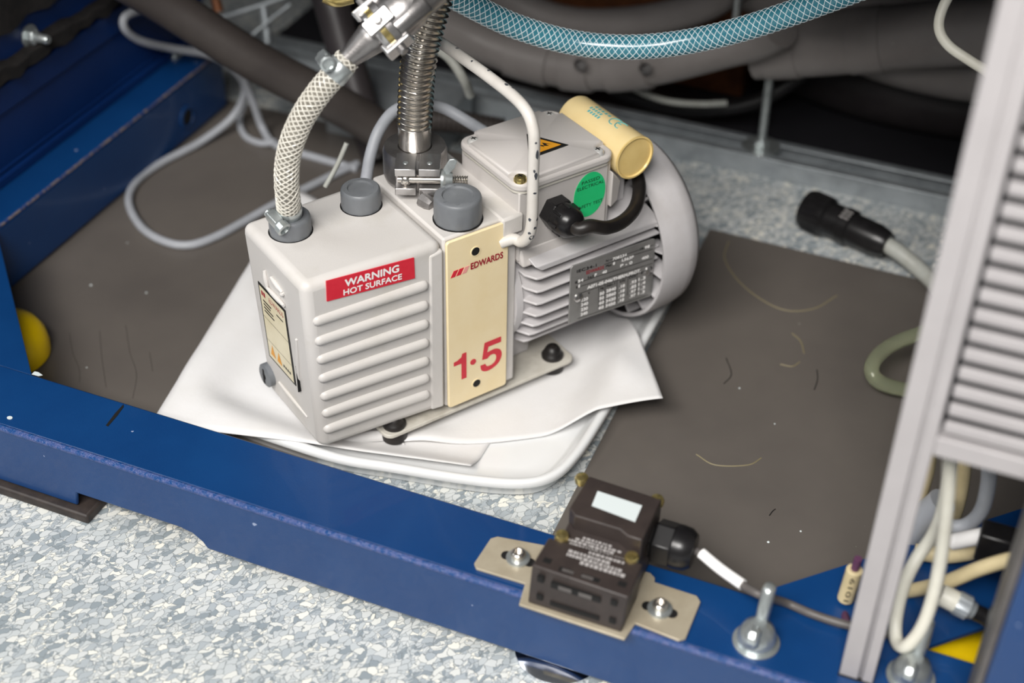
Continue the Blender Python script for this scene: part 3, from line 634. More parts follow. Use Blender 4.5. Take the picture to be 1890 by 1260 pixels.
# oil box: tapered casting with horizontal cooling ribs
NT, NB = (-.1085, .0035, .1525), (-.1030, .0085, -.0010)
mb = MB().hexa([NB, (-.001, .0005, -.0020), (-.001, .0985, -.0020), (-.1030, .0930, -.0010),
                NT, (-.001, -.0015, .1525), (-.001, .1000, .1525), (-.1085, .0975, .1525)])
ob = build('oil_box', mb, M['pump'], pump, bevel=.0070, seg=5)
def side_y(x, z):                        # where the front face of the oil box lies
    s = (x+.1085)/.1075; t = z/.1525
    return (.0085*(1-s)+.0005*s)*(1-t) + (.0035*(1-s)-.0015*s)*t
def rib(x0, x1, z, y0, y1, rz, ry):
    tt = [0, .006, .016, .032, .055] + [.1+.8*i/4 for i in range(5)] + [.945, .968, .984, .994, 1]
    P = [Vector((x0 + (x1-x0)*q, y0 + (y1-y0)*q, z)) for q in tt]
    ends = [.15, .55, .8, .95, 1] + [1]*5 + [1, .95, .8, .55, .15]
    t = MB(); vs = []; n = 12
    for p, e in zip(P, ends):
        for i in range(n):
            a = 2*math.pi*i/n; vs.append((p.x, p.y + ry*e*math.cos(a), p.z + rz*e*math.sin(a)))
    fs = [(j*n+i, j*n+(i+1) % n, j*n+n+(i+1) % n, j*n+n+i) for j in range(14) for i in range(n)]
    fs += [tuple(range(n-1, -1, -1)), tuple(14*n+i for i in range(n))]
    return t.add(vs, fs)
for z in (.1213, .1036, .0866, .0692, .0520, .0356, .0196):
    x0 = -.1035 + .004*(1-z/.15)
    build('rib', rib(x0, -.0135, z-.0015, side_y(x0, z)+.0015, side_y(-.0135, z)+.0008, .0046, .0042), M['pump'], ob, shade=60)
    build('rib', rib(x0, -.0135, z-.0015, .0945, .0985, .0046, .0042), M['pump'], ob, shade=60)
build('flange_rim', MB().hexa([(-.0125, .0004, .001), (-.0015, -.0006, .0005), (-.0015, .004, .0005), (-.0125, .004, .001), (-.0125, -.0018, .1440), (-.0015, -.0026, .1460), (-.0015, .004, .1460), (-.0125, .004, .1440)]), M['pump'], ob, bevel=.0022, seg=3)
# end face of the oil box: raised loop, label, slot and drain plug
def end_x(y, z): return -.1085 + .0055*(1-z/.1525)
mb = MB()
for a, b in (((-0.1085, 0.0638, 0.1299), (-0.1085, 0.0623, 0.1162)), ((-0.1085, 0.0623, 0.1162), (-0.1085, 0.0365, 0.1165)), ((-0.1085, 0.0537, 0.1303), (-0.1085, 0.0370, 0.1274)), ((-0.1085, 0.0370, 0.1274), (-0.1085, 0.0384, 0.1242))):
    mb.tube([Vector(a)*(1-t)+Vector(b)*t for t in np.linspace(0, 1, 4)], [.0012, .0019, .0019, .0012], 8)
build('raised_loop', mb, M['pump'], ob, shade=60)
mb = MB()
for a, b in (((-0.1068, 0.0248, 0.0937), (-0.1045, 0.0330, 0.0394)), ((-0.1045, 0.0686, 0.0234), (-0.1036, 0.0252, 0.0196))):
    mb.tube([Vector(a)*(1-t)+Vector(b)*t for t in np.linspace(0, 1, 4)], [.0010, .0017, .0017, .0010], 8)
build('raised_bead', mb, M['pump'], ob, shade=60)
build('slot', MB().box(-.1070, -.1046, .0296, .0303, .042, .066), M['slot'], ob)
LY0, LY1, LZ0, LZ1 = .0375, .0800, .0415, .1110      # rating label: y towards the back, z up
def LP(s, t, h=0):                                    # s to the right as read (towards the front), t up
    y = LY1 + (LY0-LY1)*s; z = LZ0 + (LZ1-LZ0)*t; return Vector((end_x(y, z)-.0006-h, y, z))
lab = build('rating_label', MB().hexa([LP(0,0,-.0008), LP(1,0,-.0008), LP(1,0), LP(0,0), LP(0,1,-.0008), LP(1,1,-.0008), LP(1,1), LP(0,1)]), M['black_print'], ob, label='small cream rating label with dark border on the oil box end')
def quadbar(mb, s0, s1, t0, t1, h): mb.add([LP(s0,t0,h), LP(s1,t0,h), LP(s1,t1,h), LP(s0,t1,h)], [(0,1,2,3)])
m1 = MB(); quadbar(m1, .04, .96, .025, .975, .00015); build('label_face', m1, M['label_beige'], lab)
m2 = MB()
for k in range(4): quadbar(m2, .13, .13+(.30, .26, .34, .36)[k], .80-.045*k, .82-.045*k, .0003)
quadbar(m2, .62, .86, .795, .812, .0003)
quadbar(m2, .04, .96, .575, .580, .0003); quadbar(m2, .04, .96, .262, .267, .0003)
for k in range(4): quadbar(m2, .60+.075*k, .65+.075*k, .10, .135, .0003)
build('label_print', m2, M['black_print'], lab)
m3 = MB(); lettering(m3, 'EDWARDS', LP(.38, .87, .0003), LP(.90, .87, .0003), .0045, (0, 0, 1)); quadbar(m3, .10, .16, .87, .93, .0003); quadbar(m3, .18, .24, .87, .93, .0003)
build('label_name', m3, M['dark_red'], lab)
for s in (.12, .36): build('hazard_triangle', MB().add([LP(s, .08, .0003), LP(s+.19, .08, .0003), LP(s+.095, .235, .0003)], [(0,1,2)]), M['orange'], lab)

dp = Vector((-0.1045, 0.0854, 0.0198))
pl = build('drain_plug', MB().lathe([(.0095, -.003), (.0095, .0035), (.0080, .0045), (.0030, .0045), (.0030, .0020)], dp, (-1, 0, 0), 24), M['cap_grey'], pump, label='dark grey drain plug')
build('plug_slot', MB().box(dp.x-.0049, dp.x-.0040, dp.y-.0012, dp.y+.0012, dp.z-.0065, dp.z+.0065), M['slot'], pl)
# red warning sticker on the rib side
wa, wb_, wc, wd = [Vector(p) for p in ((-0.0917, 0.0000, 0.1342), (-0.0240, -0.0020, 0.1293), (-0.0244, -0.0028, 0.1470), (-0.0913, -0.0008, 0.1513))]
def onside(p, h): return Vector((p.x, side_y(p.x, p.z)-h, p.z))
wa, wb_, wc, wd = [onside(p, .0006) for p in (wa, wb_, wc, wd)]
bk = Vector((0, .0008, 0))
ws = build('warning_sticker', MB().hexa([wa, wb_, wb_+bk, wa+bk, wd, wc, wc+bk, wd+bk]), M['red'], pump, label='red sticker reading WARNING HOT SURFACE')
def WP(s, t): return wa*(1-s)*(1-t) + wb_*s*(1-t) + wc*s*t + wd*(1-s)*t + Vector((0, -.0002, 0))
mb = MB(); upw = (wd-wa)
lettering(mb, 'WARNING', WP(.205, .50), WP(.815, .55), .0058, upw, bold=.0003)
lettering(mb, 'HOT SURFACE', WP(.185, .10), WP(.845, .15), .0046, upw, bold=.0002)
build('lettering', mb, M['white_print'], ws, shade=None)

# centre block with badge
cb = build('centre_block', MB().box(.0005, .0635, .0010, .1000, -.0020, .1520), M['pump'], pump, bevel=.0018)
build('handle_bracket', MB().box(.0480, .0670, -.0030, .1000, .1370, .1530), M['pump'], pump, bevel=.0020)
build('foot_casting', MB().box(.0050, .0980, .0290, .0830, -.0075, .0170), M['motor'], pump, bevel=.002)
bd = build('badge', MB().prism(rrect(.0010, .0540, -.0015, .1505, .0030), (0, 0, 0), (1, 0, 0), (0, 0, 1), .0000, .0026), M['cream'], pump, bevel=.0008, label='tall cream badge plate with red print')
BY = -.00275
for p in ((0.0252, -0.0030, 0.1350), (0.0262, -0.0030, 0.0127)):
    h = build('screw_hole', MB().lathe([(.0042, 0), (.0042, .0004), (.0034, .0004)], (p[0], -.0026, p[2]), (0, -1, 0), 20, cap1=False), M['cream'], bd)
    build('hole', MB().lathe([(.0034, 0), (.0034, .0003)], (p[0], -.00265, p[2]), (0, -1, 0), 20), M['slot'], h)
mb = MB(); lettering(mb, 'EDWARDS', (0.0211, -0.0029, 0.1209), (0.0488, -0.0029, 0.1209), .0052, (0, 0, 1), bold=.00022); build('name_lettering', mb, M['dark_red'], bd, shade=None)
for i, (m, x) in enumerate((('red', .0040), ('red', .0088), ('pale_red', .0136))):
    mb = MB().prism([(0, 0), (.0038, 0), (.0066, .0052), (.0028, .0052)], (x, -.0026, .1195), (1, 0, 0), (0, 0, 1), 0, .0002)
    build('logo_stripe', mb, M[m], bd, shade=None)
mb = MB()
zt = .0310
lettering(mb, '1', (0.0063, -0.0029, 0.0307), (0.0204, -0.0029, 0.0244), .0170, (0, 0, 1), bold=.0008)
mb2 = MB()
x1a = .0065; zb = .0185
mb = MB()
mb.add([(x1a+.0060, -.0029, zb+.004), (x1a+.0105, -.0029, zb+.004), (x1a+.0105, -.0029, zb+.0285), (x1a+.0068, -.0029, zb+.0285), (x1a+.0060, -.0029, zb+.0255), (x1a+.0022, -.0029, zb+.0235), (x1a-.0008, -.0029, zb+.0232), (x1a-.0008, -.0029, zb+.0195), (x1a+.0060, -.0029, zb+.0195)], [(0, 1, 2, 3, 4, 8), (4, 5, 6, 7, 8)])
mb.prism(circ(x1a+.0165, zb+.0165, .0026, n=18), (0, -.0028, 0), (1, 0, 0), (0, 0, 1), 0, .0002)
ox, oz = x1a+.0225, zb+.0030                          # the figure five
bowl = [(.0005, .0068), (.0016, .0018), (.0060, -.0008), (.0115, -.0004), (.0172, .0028), (.0200, .0090), (.0186, .0148), (.0140, .0176), (.0092, .0174), (.0062, .0172)]
inner = [(.0050, .0068), (.0062, .0042), (.0082, .0034), (.0112, .0036), (.0140, .0056), (.0150, .0092), (.0138, .0124), (.0110, .0134), (.0086, .0128), (.0070, .0112)]
S1 = [p for p in smooth([(a, b, 0) for a, b in bowl], 4)]; S2 = [p for p in smooth([(a, b, 0) for a, b in inner], 4)]
n = len(S1)
mb.add([(ox+p.x, -.0029, oz+p.y) for p in S1] + [(ox+p.x, -.0029, oz+p.y) for p in S2], [(i, i+1, n+i+1, n+i) for i in range(n-1)])
mb.add([(ox+a, -.00296, oz+b) for a, b in ((.0020, .0118), (.0066, .0112), (.0085, .0128), (.0062, .0160), (.0078, .0222), (.0192, .0222), (.0192, .0272), (.0042, .0272))], [(0, 1, 2, 3), (0, 3, 4, 7), (4, 5, 6, 7)])
build('model_lettering', mb, M['red'], bd, shade=None)

# filler caps
def cap(c, r, h, name, lab):
    cx, cy = c[0], c[1]
    def knurl(a, hh): return 1.0 + (.014*math.copysign(abs(math.cos(12*a))**.4, math.cos(12*a)) if .001 < hh < h-.003 else 0)
    o = build(name, MB().lathe([(r, 0), (r, .0012), (r, h-.0030), (r*.97, h-.0010), (r*.90, h), (r*.66, h), (r*.62, h-.0014), (.0001, h-.0014)], (cx, cy, .1520), (0, 0, 1), 72, rfun=knurl, cap1=False), M['cap_grey'], pump, shade=40, label=lab)
    build('collar', MB().lathe([(r+.0010, 0), (r+.0010, .0006)], (cx, cy, .1520), (0, 0, 1), 40), M['slot'], o)
    mb = MB()
    for i in range(7):
        a = .4 + i*.75
        if i % 4 == 3: continue
        mb.box(cx+r*.76*math.cos(a)-.0013, cx+r*.76*math.cos(a)+.0013, cy+r*.76*math.sin(a)-.0006, cy+r*.76*math.sin(a)+.0006, .1520+h, .1520+h+.0003)
    build('raised_mark', mb, M['cap_grey'], o)
    return o
c1 = (-0.0837, 0.0680, 0.1600); c2 = (-0.0257, 0.0701, 0.1600); c3 = (0.0238, 0.0181, 0.1620)
cap(c1, .0148, .0140, 'outlet_cap', 'grey screw collar around the clear hose')
cap(c2, .0144, .0155, 'filler_cap', 'grey ribbed filler cap on the oil box')
cap(c3, .0172, .0200, 'filler_cap', 'large grey ribbed cap above the badge')

# base plate and rubber feet
bp = build('base_plate', MB().prism(rrect(-.0520, .1235, .0000, .1000, .0070), (0, 0, -.0105), (1, 0, 0), (0, 1, 0), 0, .0033), M['plate_grey'], pump, bevel=.0006)
for x, y in ((.1090, .0125), (-.0400, .0100), (.1090, .0880), (-.0400, .0880)):
    f_ = build('rubber_foot', MB().lathe([(.0085, -.0205), (.0098, -.0190), (.0098, -.0125), (.0085, -.0105)], (x, y, 0), (0, 0, 1), 28), M['black_rubber'], pump)
    build('foot_nut', MB().lathe([(.0088, -.0072), (.0090, -.0048), (.0078, -.0036), (.0066, -.0004), (.0048, .0028), (.0030, .0036), (.0028, .0022), (.0, .0022)], (x, y, 0), (0, 0, 1), 24, cap1=False), M['black_rubber'], f_, shade=50)

# motor
MY, MZ_ = .0500, .0680
mo = build('motor_body', MB().lathe([(.0520, .0630), (.0520, .0690), (.0500, .0705), (.0500, .1900)], (0, MY, MZ_), (1, 0, 0), 56), M['motor'], pump)
def fin(z, ty, t=.0016, sgn=1):
    def Y(y): return y if sgn > 0 else 2*MY - y
    pts = [(.0690, Y(.030)), (.0690, Y(ty+.010)), (.0740, Y(ty+.0010)), (.0780, Y(ty)), (.1900, Y(ty)), (.1900, Y(.030))]
    if sgn < 0: pts = pts[::-1]
    return MB().prism(pts, (0, 0, z), (1, 0, 0), (0, 1, 0), -t/2, t/2)
zs = (.0960, .0846, .0732, .0618, .0504, .0390, .0280)
tys = (-.0118, -.0126, -.0126, -.0120, -.0088, -.0040, .0030)
for z, ty in zip(zs, tys):
    for sg in (1, -1): build('fin', fin(z, ty, .0020, sg), M['motor'], mo, bevel=.0006)
build('top_fin', MB().hexa([(.0690, .010, .1080), (.0780, -.0120, .1030), (.1900, -.0120, .1030), (.1900, .045, .110), (.0690, .010, .1190), (.0720, -.0120, .1080), (.1900, -.0120, .1080), (.1900, .045, .1240)]), M['motor'], mo, bevel=.0008)
build('top_fin', MB().hexa([(.0690, .055, .1100), (.1900, .055, .1100), (.1900, .1120, .1030), (.0780, .1120, .1030), (.0690, .055, .1220), (.1900, .055, .1220), (.1900, .1120, .1080), (.0720, .1120, .1080)]), M['motor'], mo, bevel=.0008)
# cooling fan cowl
cw = build('fan_cowl', MB().lathe([(.0735, .1860), (.0765, .1850), (.0770, .1880), (.0770, .2100), (.0755, .2190), (.0700, .2260), (.0600, .2290), (.0, .2300)], (0, MY, MZ_), (1, 0, 0), 72, cap0=False, cap1=False), M['motor'], pump, shade=60)
build('cowl_inside', MB().lathe([(.0735, .1861), (.0735, .2080), (.0, .2080)], (0, MY, MZ_), (1, 0, 0), 48, cap0=False, cap1=False), M['pipe_dark'], cw)
mb = MB()
for i in range(20):
    a = 2*math.pi*i/20 + .1; d = Vector((0, math.cos(a), math.sin(a))); s = Vector((0, -d.z, d.y))*.0009
    o = Vector((0, MY, MZ_)); p0 = o + d*.050; p1 = o + d*.0730
    mb.hexa([Vector((.184, 0, 0))+p0-s, Vector((.200, 0, 0))+p0-s, Vector((.200, 0, 0))+p0+s, Vector((.184, 0, 0))+p0+s, Vector((.186, 0, 0))+p1-s, Vector((.200, 0, 0))+p1-s, Vector((.200, 0, 0))+p1+s, Vector((.186, 0, 0))+p1+s])
build('cowl_spoke', mb, M['motor'], cw, kind='stuff')
build('cowl_mark', MB().ball((0.2751, 0.0360, 0.0249), .0009, 8, 6), M['slot'], cw)

# motor rating plate, screwed to the fin tips
NY = -.0140
np_ = build('nameplate', MB().prism([(.1035, .0445), (.1845, .0385), (.1860, .0400), (.1845, .0930), (.1825, .0945), (.1050, .0985), (.1030, .0965)], (0, -.0128, 0), (1, 0, 0), (0, 0, 1), 0, .0012), M['nameplate'], pump, bevel=.0003, label='metal motor rating plate with stamped figures')
TL = [
    ('w', '708234', (0.1427, -0.0142, 0.0895), (0.1562, -0.0142, 0.0887), 0.00222),
    ('w', '98', (0.1740, -0.0142, 0.0883), (0.1788, -0.0142, 0.0880), 0.00252),
    ('w', '1', (0.1435, -0.0142, 0.0850), (0.1450, -0.0142, 0.0849), 0.00222),
    ('w', 'LS63P', (0.1520, -0.0142, 0.0848), (0.1634, -0.0142, 0.0838), 0.00252),
    ('w', '54', (0.1103, -0.0142, 0.0813), (0.1152, -0.0142, 0.0808), 0.00237),
    ('w', 'F', (0.1262, -0.0142, 0.0808), (0.1279, -0.0142, 0.0806), 0.00252),
    ('w', '40', (0.1333, -0.0142, 0.0804), (0.1376, -0.0142, 0.0801), 0.00237),
    ('w', 'P - 0', (0.1509, -0.0142, 0.0800), (0.1625, -0.0142, 0.0790), 0.00237),
    ('w', '400', (0.1718, -0.0142, 0.0789), (0.1786, -0.0142, 0.0783), 0.00252),
    ('w', '1', (0.1110, -0.0142, 0.0764), (0.1122, -0.0142, 0.0763), 0.00252),
    ('w', 'A071-05-046/THERM.PROT.', (0.1198, -0.0142, 0.0714), (0.1717, -0.0142, 0.0676), 0.00282),
    ('w', '220', (0.1141, -0.0142, 0.0616), (0.1208, -0.0142, 0.0610), 0.00267),
    ('w', '50', (0.1322, -0.0142, 0.0605), (0.1365, -0.0142, 0.0601), 0.00267),
    ('w', '2840', (0.1385, -0.0142, 0.0607), (0.1480, -0.0142, 0.0599), 0.00267),
    ('w', '.18', (0.1513, -0.0142, 0.0596), (0.1567, -0.0142, 0.0592), 0.00267),
    ('w', '.93', (0.1624, -0.0142, 0.0593), (0.1682, -0.0142, 0.0589), 0.00267),
    ('w', '1.3', (0.1705, -0.0142, 0.0593), (0.1772, -0.0142, 0.0588), 0.00267),
    ('w', '240', (0.1144, -0.0142, 0.0571), (0.1211, -0.0142, 0.0564), 0.00267),
    ('w', '50', (0.1321, -0.0142, 0.0561), (0.1366, -0.0142, 0.0555), 0.00267),
    ('w', '2860', (0.1387, -0.0142, 0.0559), (0.1482, -0.0142, 0.0551), 0.00267),
    ('w', '.18', (0.1514, -0.0142, 0.0549), (0.1569, -0.0142, 0.0544), 0.00267),
    ('w', '.85', (0.1626, -0.0142, 0.0546), (0.1685, -0.0142, 0.0542), 0.00267),
    ('w', '1.4', (0.1708, -0.0142, 0.0545), (0.1776, -0.0142, 0.0541), 0.00267),
    ('w', '230', (0.1146, -0.0142, 0.0524), (0.1211, -0.0142, 0.0517), 0.00267),
    ('w', '60', (0.1322, -0.0142, 0.0516), (0.1368, -0.0142, 0.0511), 0.00267),
    ('w', '3430', (0.1388, -0.0142, 0.0509), (0.1484, -0.0142, 0.0501), 0.00267),
    ('w', '.18', (0.1514, -0.0142, 0.0504), (0.1570, -0.0142, 0.0498), 0.00267),
    ('w', '.97', (0.1626, -0.0142, 0.0502), (0.1685, -0.0142, 0.0497), 0.00267),
    ('w', '1.3', (0.1710, -0.0142, 0.0499), (0.1776, -0.0142, 0.0494), 0.00267),
    ('w', '240', (0.1145, -0.0142, 0.0479), (0.1211, -0.0142, 0.0472), 0.00267),
    ('w', '60', (0.1321, -0.0142, 0.0471), (0.1369, -0.0142, 0.0464), 0.00267),
    ('w', '3450', (0.1388, -0.0142, 0.0464), (0.1484, -0.0142, 0.0455), 0.00267),
    ('w', '.18', (0.1514, -0.0142, 0.0460), (0.1570, -0.0142, 0.0455), 0.00267),
    ('w', '.97', (0.1628, -0.0142, 0.0458), (0.1684, -0.0142, 0.0455), 0.00267),
    ('w', '1.3', (0.1712, -0.0142, 0.0455), (0.1777, -0.0142, 0.0450), 0.00267),
    ('k', 'IEC34-1', (0.1087, -0.0142, 0.0908), (0.1272, -0.0142, 0.0896), 0.00252),
    ('k', 'V', (0.1205, -0.0142, 0.0659), (0.1224, -0.0142, 0.0657), 0.00252),
    ('k', 'Hz', (0.1324, -0.0142, 0.0656), (0.1358, -0.0142, 0.0652), 0.00252),
    ('k', 'min-1', (0.1384, -0.0142, 0.0658), (0.1467, -0.0142, 0.0651), 0.00252),
    ('k', 'kW', (0.1517, -0.0142, 0.0646), (0.1570, -0.0142, 0.0642), 0.00252),
    ('k', 'cos', (0.1602, -0.0142, 0.0652), (0.1673, -0.0142, 0.0647), 0.00222),
    ('k', 'A', (0.1723, -0.0142, 0.0648), (0.1743, -0.0142, 0.0646), 0.00237),
    ('k', 'Mot', (0.1365, -0.0142, 0.0851), (0.1419, -0.0142, 0.0847), 0.00237),
    ('k', 'N', (0.1363, -0.0142, 0.0902), (0.1384, -0.0142, 0.0901), 0.00208),
    ('k', '19', (0.1694, -0.0142, 0.0888), (0.1725, -0.0142, 0.0885), 0.00208),
    ('k', 'IP', (0.1076, -0.0142, 0.0812), (0.1098, -0.0142, 0.0810), 0.00193),
    ('k', 'Icl', (0.1196, -0.0142, 0.0812), (0.1248, -0.0142, 0.0807), 0.00208),
    ('k', 'S', (0.1087, -0.0142, 0.0762), (0.1100, -0.0142, 0.0761), 0.00208),
    ('r', 'EDWARDS', (0.1179, -0.0142, 0.0860), (0.1346, -0.0142, 0.0849), 0.00297),
]
for key, m, nm in (('w', 'white_print', 'stamped_figures'), ('k', 'black_print', 'printed_headings'), ('r', 'dark_red', 'maker_name')):
    mb = MB()
    for c, t, a, b, h in TL:
        if c == key: lettering(mb, t, a, b, h, (0, 0, 1), bold=.00028 if key == 'w' else .00006)
    build(nm, mb, M[m], np_, shade=None, kind='stuff')
mb = MB()
def NPl(p, q, w=.00022):
    p = Vector(p); q = Vector(q); d = (q-p).normalized(); s = Vector((-d.z, 0, d.x))*w
    mb.add([p-s, q-s, q+s, p+s], [(0, 1, 2, 3)])
for p, q in (((0.1133, -0.0142, 0.0700), (0.1760, -0.0142, 0.0666)), ((0.1307, -0.0142, 0.0688), (0.1322, -0.0142, 0.0464)), ((0.1370, -0.0142, 0.0684), (0.1380, -0.0142, 0.0461)), ((0.1486, -0.0142, 0.0679), (0.1498, -0.0142, 0.0456)), ((0.1593, -0.0142, 0.0679), (0.1603, -0.0142, 0.0493)), ((0.1685, -0.0142, 0.0670), (0.1695, -0.0142, 0.0482)), ((0.1118, -0.0142, 0.0463), (0.1817, -0.0142, 0.0413)), ((0.1084, -0.0142, 0.0811), (0.1827, -0.0142, 0.0760)), ((0.1086, -0.0142, 0.0770), (0.1832, -0.0142, 0.0712)), ((0.1346, -0.0142, 0.0886), (0.1829, -0.0142, 0.0851)), ((0.1396, -0.0142, 0.0907), (0.1826, -0.0142, 0.0888))): NPl(p, q)
build('ruled_line', mb, M['black_print'], np_, shade=None)
for p in ((0.1112, -0.0142, 0.0668), (0.1799, -0.0142, 0.0657)):
    build('rivet', MB().lathe([(.0042, 0), (.0038, .0012), (.0020, .0022), (.0, .0025)], (p[0], -.0140, p[2]), (0, -1, 0), 16, cap1=False), M['alu_polished'], np_)

# terminal box on top of the motor
tb = build('terminal_box', MB().prism([(.0635, -.0010), (.1435, -.0010), (.1435, .0010), (.1475, .0012), (.1475, .0750), (.0635, .0750)], (0, 0, .1100), (1, 0, 0), (0, 1, 0), 0, .0590), M['pump_lid'], pump, bevel=.0018)
build('box_skirt', MB().hexa([(.0650, -.0060, .1060), (.1440, -.0060, .1060), (.1440, .074, .1060), (.0650, .074, .1060), (.0650, -.0014, .1200), (.1440, .0000, .1200), (.1440, .074, .1200), (.0650, .074, .1200)]), M['pump_lid'], tb, bevel=.002)
build('side_ear', MB().hexa([(.1470, -.0022, .1290), (.1560, .0010, .1310), (.1560, .030, .1310), (.1470, .030, .1290), (.1470, -.0022, .1600), (.1580, .0010, .1480), (.1580, .030, .1480), (.1470, .030, .1600)]), M['pump_lid'], tb, bevel=.0010)
build('gasket', MB().prism(rrect(.0612, .1480, -.0026, .0768, .009), (0, 0, .1684), (1, 0, 0), (0, 1, 0), 0, .0018), M['plate_grey'], tb)
lid = build('lid', MB().prism(rrect(.0602, .1490, -.0036, .0776, .0100, 8), (0, 0, .1700), (1, 0, 0), (0, 1, 0), 0, .0066), M['pump_lid'], tb, bevel=.0020, seg=3)
x0, x1, y0, y1, c = .0622, .1470, -.0016, .0756, .0130
out = []
for cx, cy, a0 in ((x1, y0, 180), (x1, y1, 270), (x0, y1, 0), (x0, y0, 90)):   # concave corner pockets for the screws
    arc = [(cx + c*math.cos(math.radians(a0-90*i/6)), cy + c*math.sin(math.radians(a0-90*i/6))) for i in range(7)]
    out += arc
out2 = out
def domed(outline, z0, z1, inset_):
    mbd = MB(); cx = (x0+x1)/2; cy = (y0+y1)/2; k = len(outline)
    ringz = [(0, z0), (0, z1-.0022), (.35, z1-.0008), (1.0, z1)]; vs = []
    for f, z in ringz:
        for p in outline:
            d = Vector((cx-p[0], cy-p[1])); d.normalize(); vs.append((p[0]+d.x*inset_*f, p[1]+d.y*inset_*f, z))
    vs.append((cx, cy, z1+.0012))
    fs = [(j*k+i, j*k+(i+1) % k, (j+1)*k+(i+1) % k, (j+1)*k+i) for j in range(3) for i in range(k)]
    fs += [(3*k+i, 3*k+(i+1) % k, 4*k) for i in range(k)]
    return mbd.add(vs, fs)
arcs = []
for cx, cy, s0, s1 in ((x1, y0, (-1, 0), (0, 1)), (x1, y1, (0, -1), (-1, 0)), (x0, y1, (1, 0), (0, -1)), (x0, y0, (0, 1), (1, 0))):
    for i in range(7):
        a = math.pi/2*i/6
        arcs.append((cx + c*(s0[0]*math.cos(a)+s1[0]*math.sin(a)), cy + c*(s0[1]*math.cos(a)+s1[1]*math.sin(a))))
build('raised_top', domed(arcs, .1758, .1806, .0026), M['pump_lid'], lid, shade=50)
for i, p in enumerate(((0.0678, 0.0652, 0.1790), (0.1366, 0.0654, 0.1790), (0.1359, -0.0018, 0.1790), (0.0651, -0.0014, 0.1790))):
    q = (min(max(p[0], .0672), .1420), min(max(p[1], .0034), .0706))
    sc = build('lid_screw', MB().lathe([(.0048, .1762), (.0048, .1786), (.0040, .1800), (.0022, .1808), (.0, .1809)], (q[0], q[1], 0), (0, 0, 1), 20, cap1=False), M['brass'] if i == 3 else M['screw'], lid)
    mb = MB().box(q[0]-.0022, q[0]+.0022, q[1]-.0004, q[1]+.0004, .1806, .1811); mb.box(q[0]-.0004, q[0]+.0004, q[1]-.0022, q[1]+.0022, .1806, .1811)
    build('cross_slot', mb, M['slot'], sc)
# high voltage triangle on the lid
tz = .18190
ta, tbp, tc = [Vector((p[0], p[1], tz)) for p in ((0.1034, 0.0479, 0.1818), (0.1201, 0.0184, 0.1818), (0.0844, 0.0177, 0.1818))]
ctr = (ta+tbp+tc)/3; dz = Vector((0, 0, .0002))
tri = build('voltage_triangle', MB().add([ta, tc, tbp, ta-dz*3, tc-dz*3, tbp-dz*3], [(0, 1, 2), (5, 4, 3), (0, 3, 4, 1), (1, 4, 5, 2), (2, 5, 3, 0)]), M['black_print'], lid, label='black and orange high voltage warning triangle')
sh = [ctr + (p-ctr)*.74 + dz for p in (ta, tc, tbp)]
build('triangle_face', MB().add(sh, [(0, 1, 2)]), M['orange'], tri)
e1 = (tbp-(ta+tc)/2); L1 = e1.length; e1 = e1.normalized(); e2 = Vector((-e1.y, e1.x, 0))
def TP(a, b): return (ta+tc)/2 + e1*(a*L1) + e2*(b*L1) + dz*2
build('lightning_bolt', MB().add([TP(.60, .03), TP(.36, .12), TP(.40, -.01), TP(.24, .02), TP(.40, -.10), TP(.37, -.03), TP(.52, -.05), TP(.44, .05)], [(0, 1, 2, 7), (2, 3, 5), (3, 4, 5), (2, 5, 6, 7)]), M['black_print'], tri)
# green test sticker
GX, GZ = (0.1270, -0.0016, 0.1480)[0], (0.1270, -0.0016, 0.1480)[2]
gs = build('test_sticker', MB().prism(circ(GX, GZ-.001, .0145, .0190, 40), (0, -.0010, 0), (1, 0, 0), (0, 0, 1), 0, .0003), M['green'], pump, label='green oval sticker reading PASSED ELECTRICAL SAFETY TEST')
mb = MB()
lettering(mb, 'PASSED', (GX-.0080, -.0015, GZ+.0098), (GX+.0085, -.0015, GZ+.0098), .0027, (0, 0, 1))
lettering(mb, 'ELECTRICAL', (GX-.0118, -.0015, GZ+.0055), (GX+.0125, -.0015, GZ+.0055), .0027, (0, 0, 1))
lettering(mb, 'SAFETY TEST', (GX-.0120, -.0015, GZ-.0110), (GX+.0125, -.0015, GZ-.0110), .0027, (0, 0, 1))
build('lettering', mb, M['black_print'], gs, shade=None)
# cable gland and short black lead
ga = Vector((0.0946, -0.0010, 0.1444)); gx, gz = ga.x, ga.z
gl = build('cable_gland', MB().lathe([(.0135, 0), (.0135, .0105), (.0125, .0115)], (gx, -.0008, gz), (0, -1, 0), 6), M['black'], pump, bevel=.0008, shade=20)
build('gland_dome', MB().lathe([(.0120, .0110), (.0125, .0150), (.0118, .0210), (.0095, .0255), (.0062, .0275)], (gx, -.0008, gz), (0, -1, 0), 24), M['black'], gl, shade=45)
mb = MB()
for i in range(8):
    a = 2*math.pi*i/8; mb.tube([Vector((gx+.0122*math.cos(a), -.0121, gz+.0122*math.sin(a))), Vector((gx+.0120*math.cos(a), -.0206, gz+.0120*math.sin(a)))], .0010, 5)
build('grip_rib', mb, M['black'], gl)
build('motor_lead', MB().tube(smooth([(gx, -.0250, gz), (gx+.001, -.0310, gz), (0.1035, -0.0340, 0.1457), (0.1195, -0.0330, 0.1380), (0.1386, -0.0280, 0.1341), (0.1576, -0.0180, 0.1334), (0.1725, -0.0040, 0.1362), (0.1828, 0.0120, 0.1389), (0.1912, 0.0300, 0.1377)], 8), .0052, 16), M['black_rubber'], pump, shade=60, label='short black lead curving from gland to capacitor')
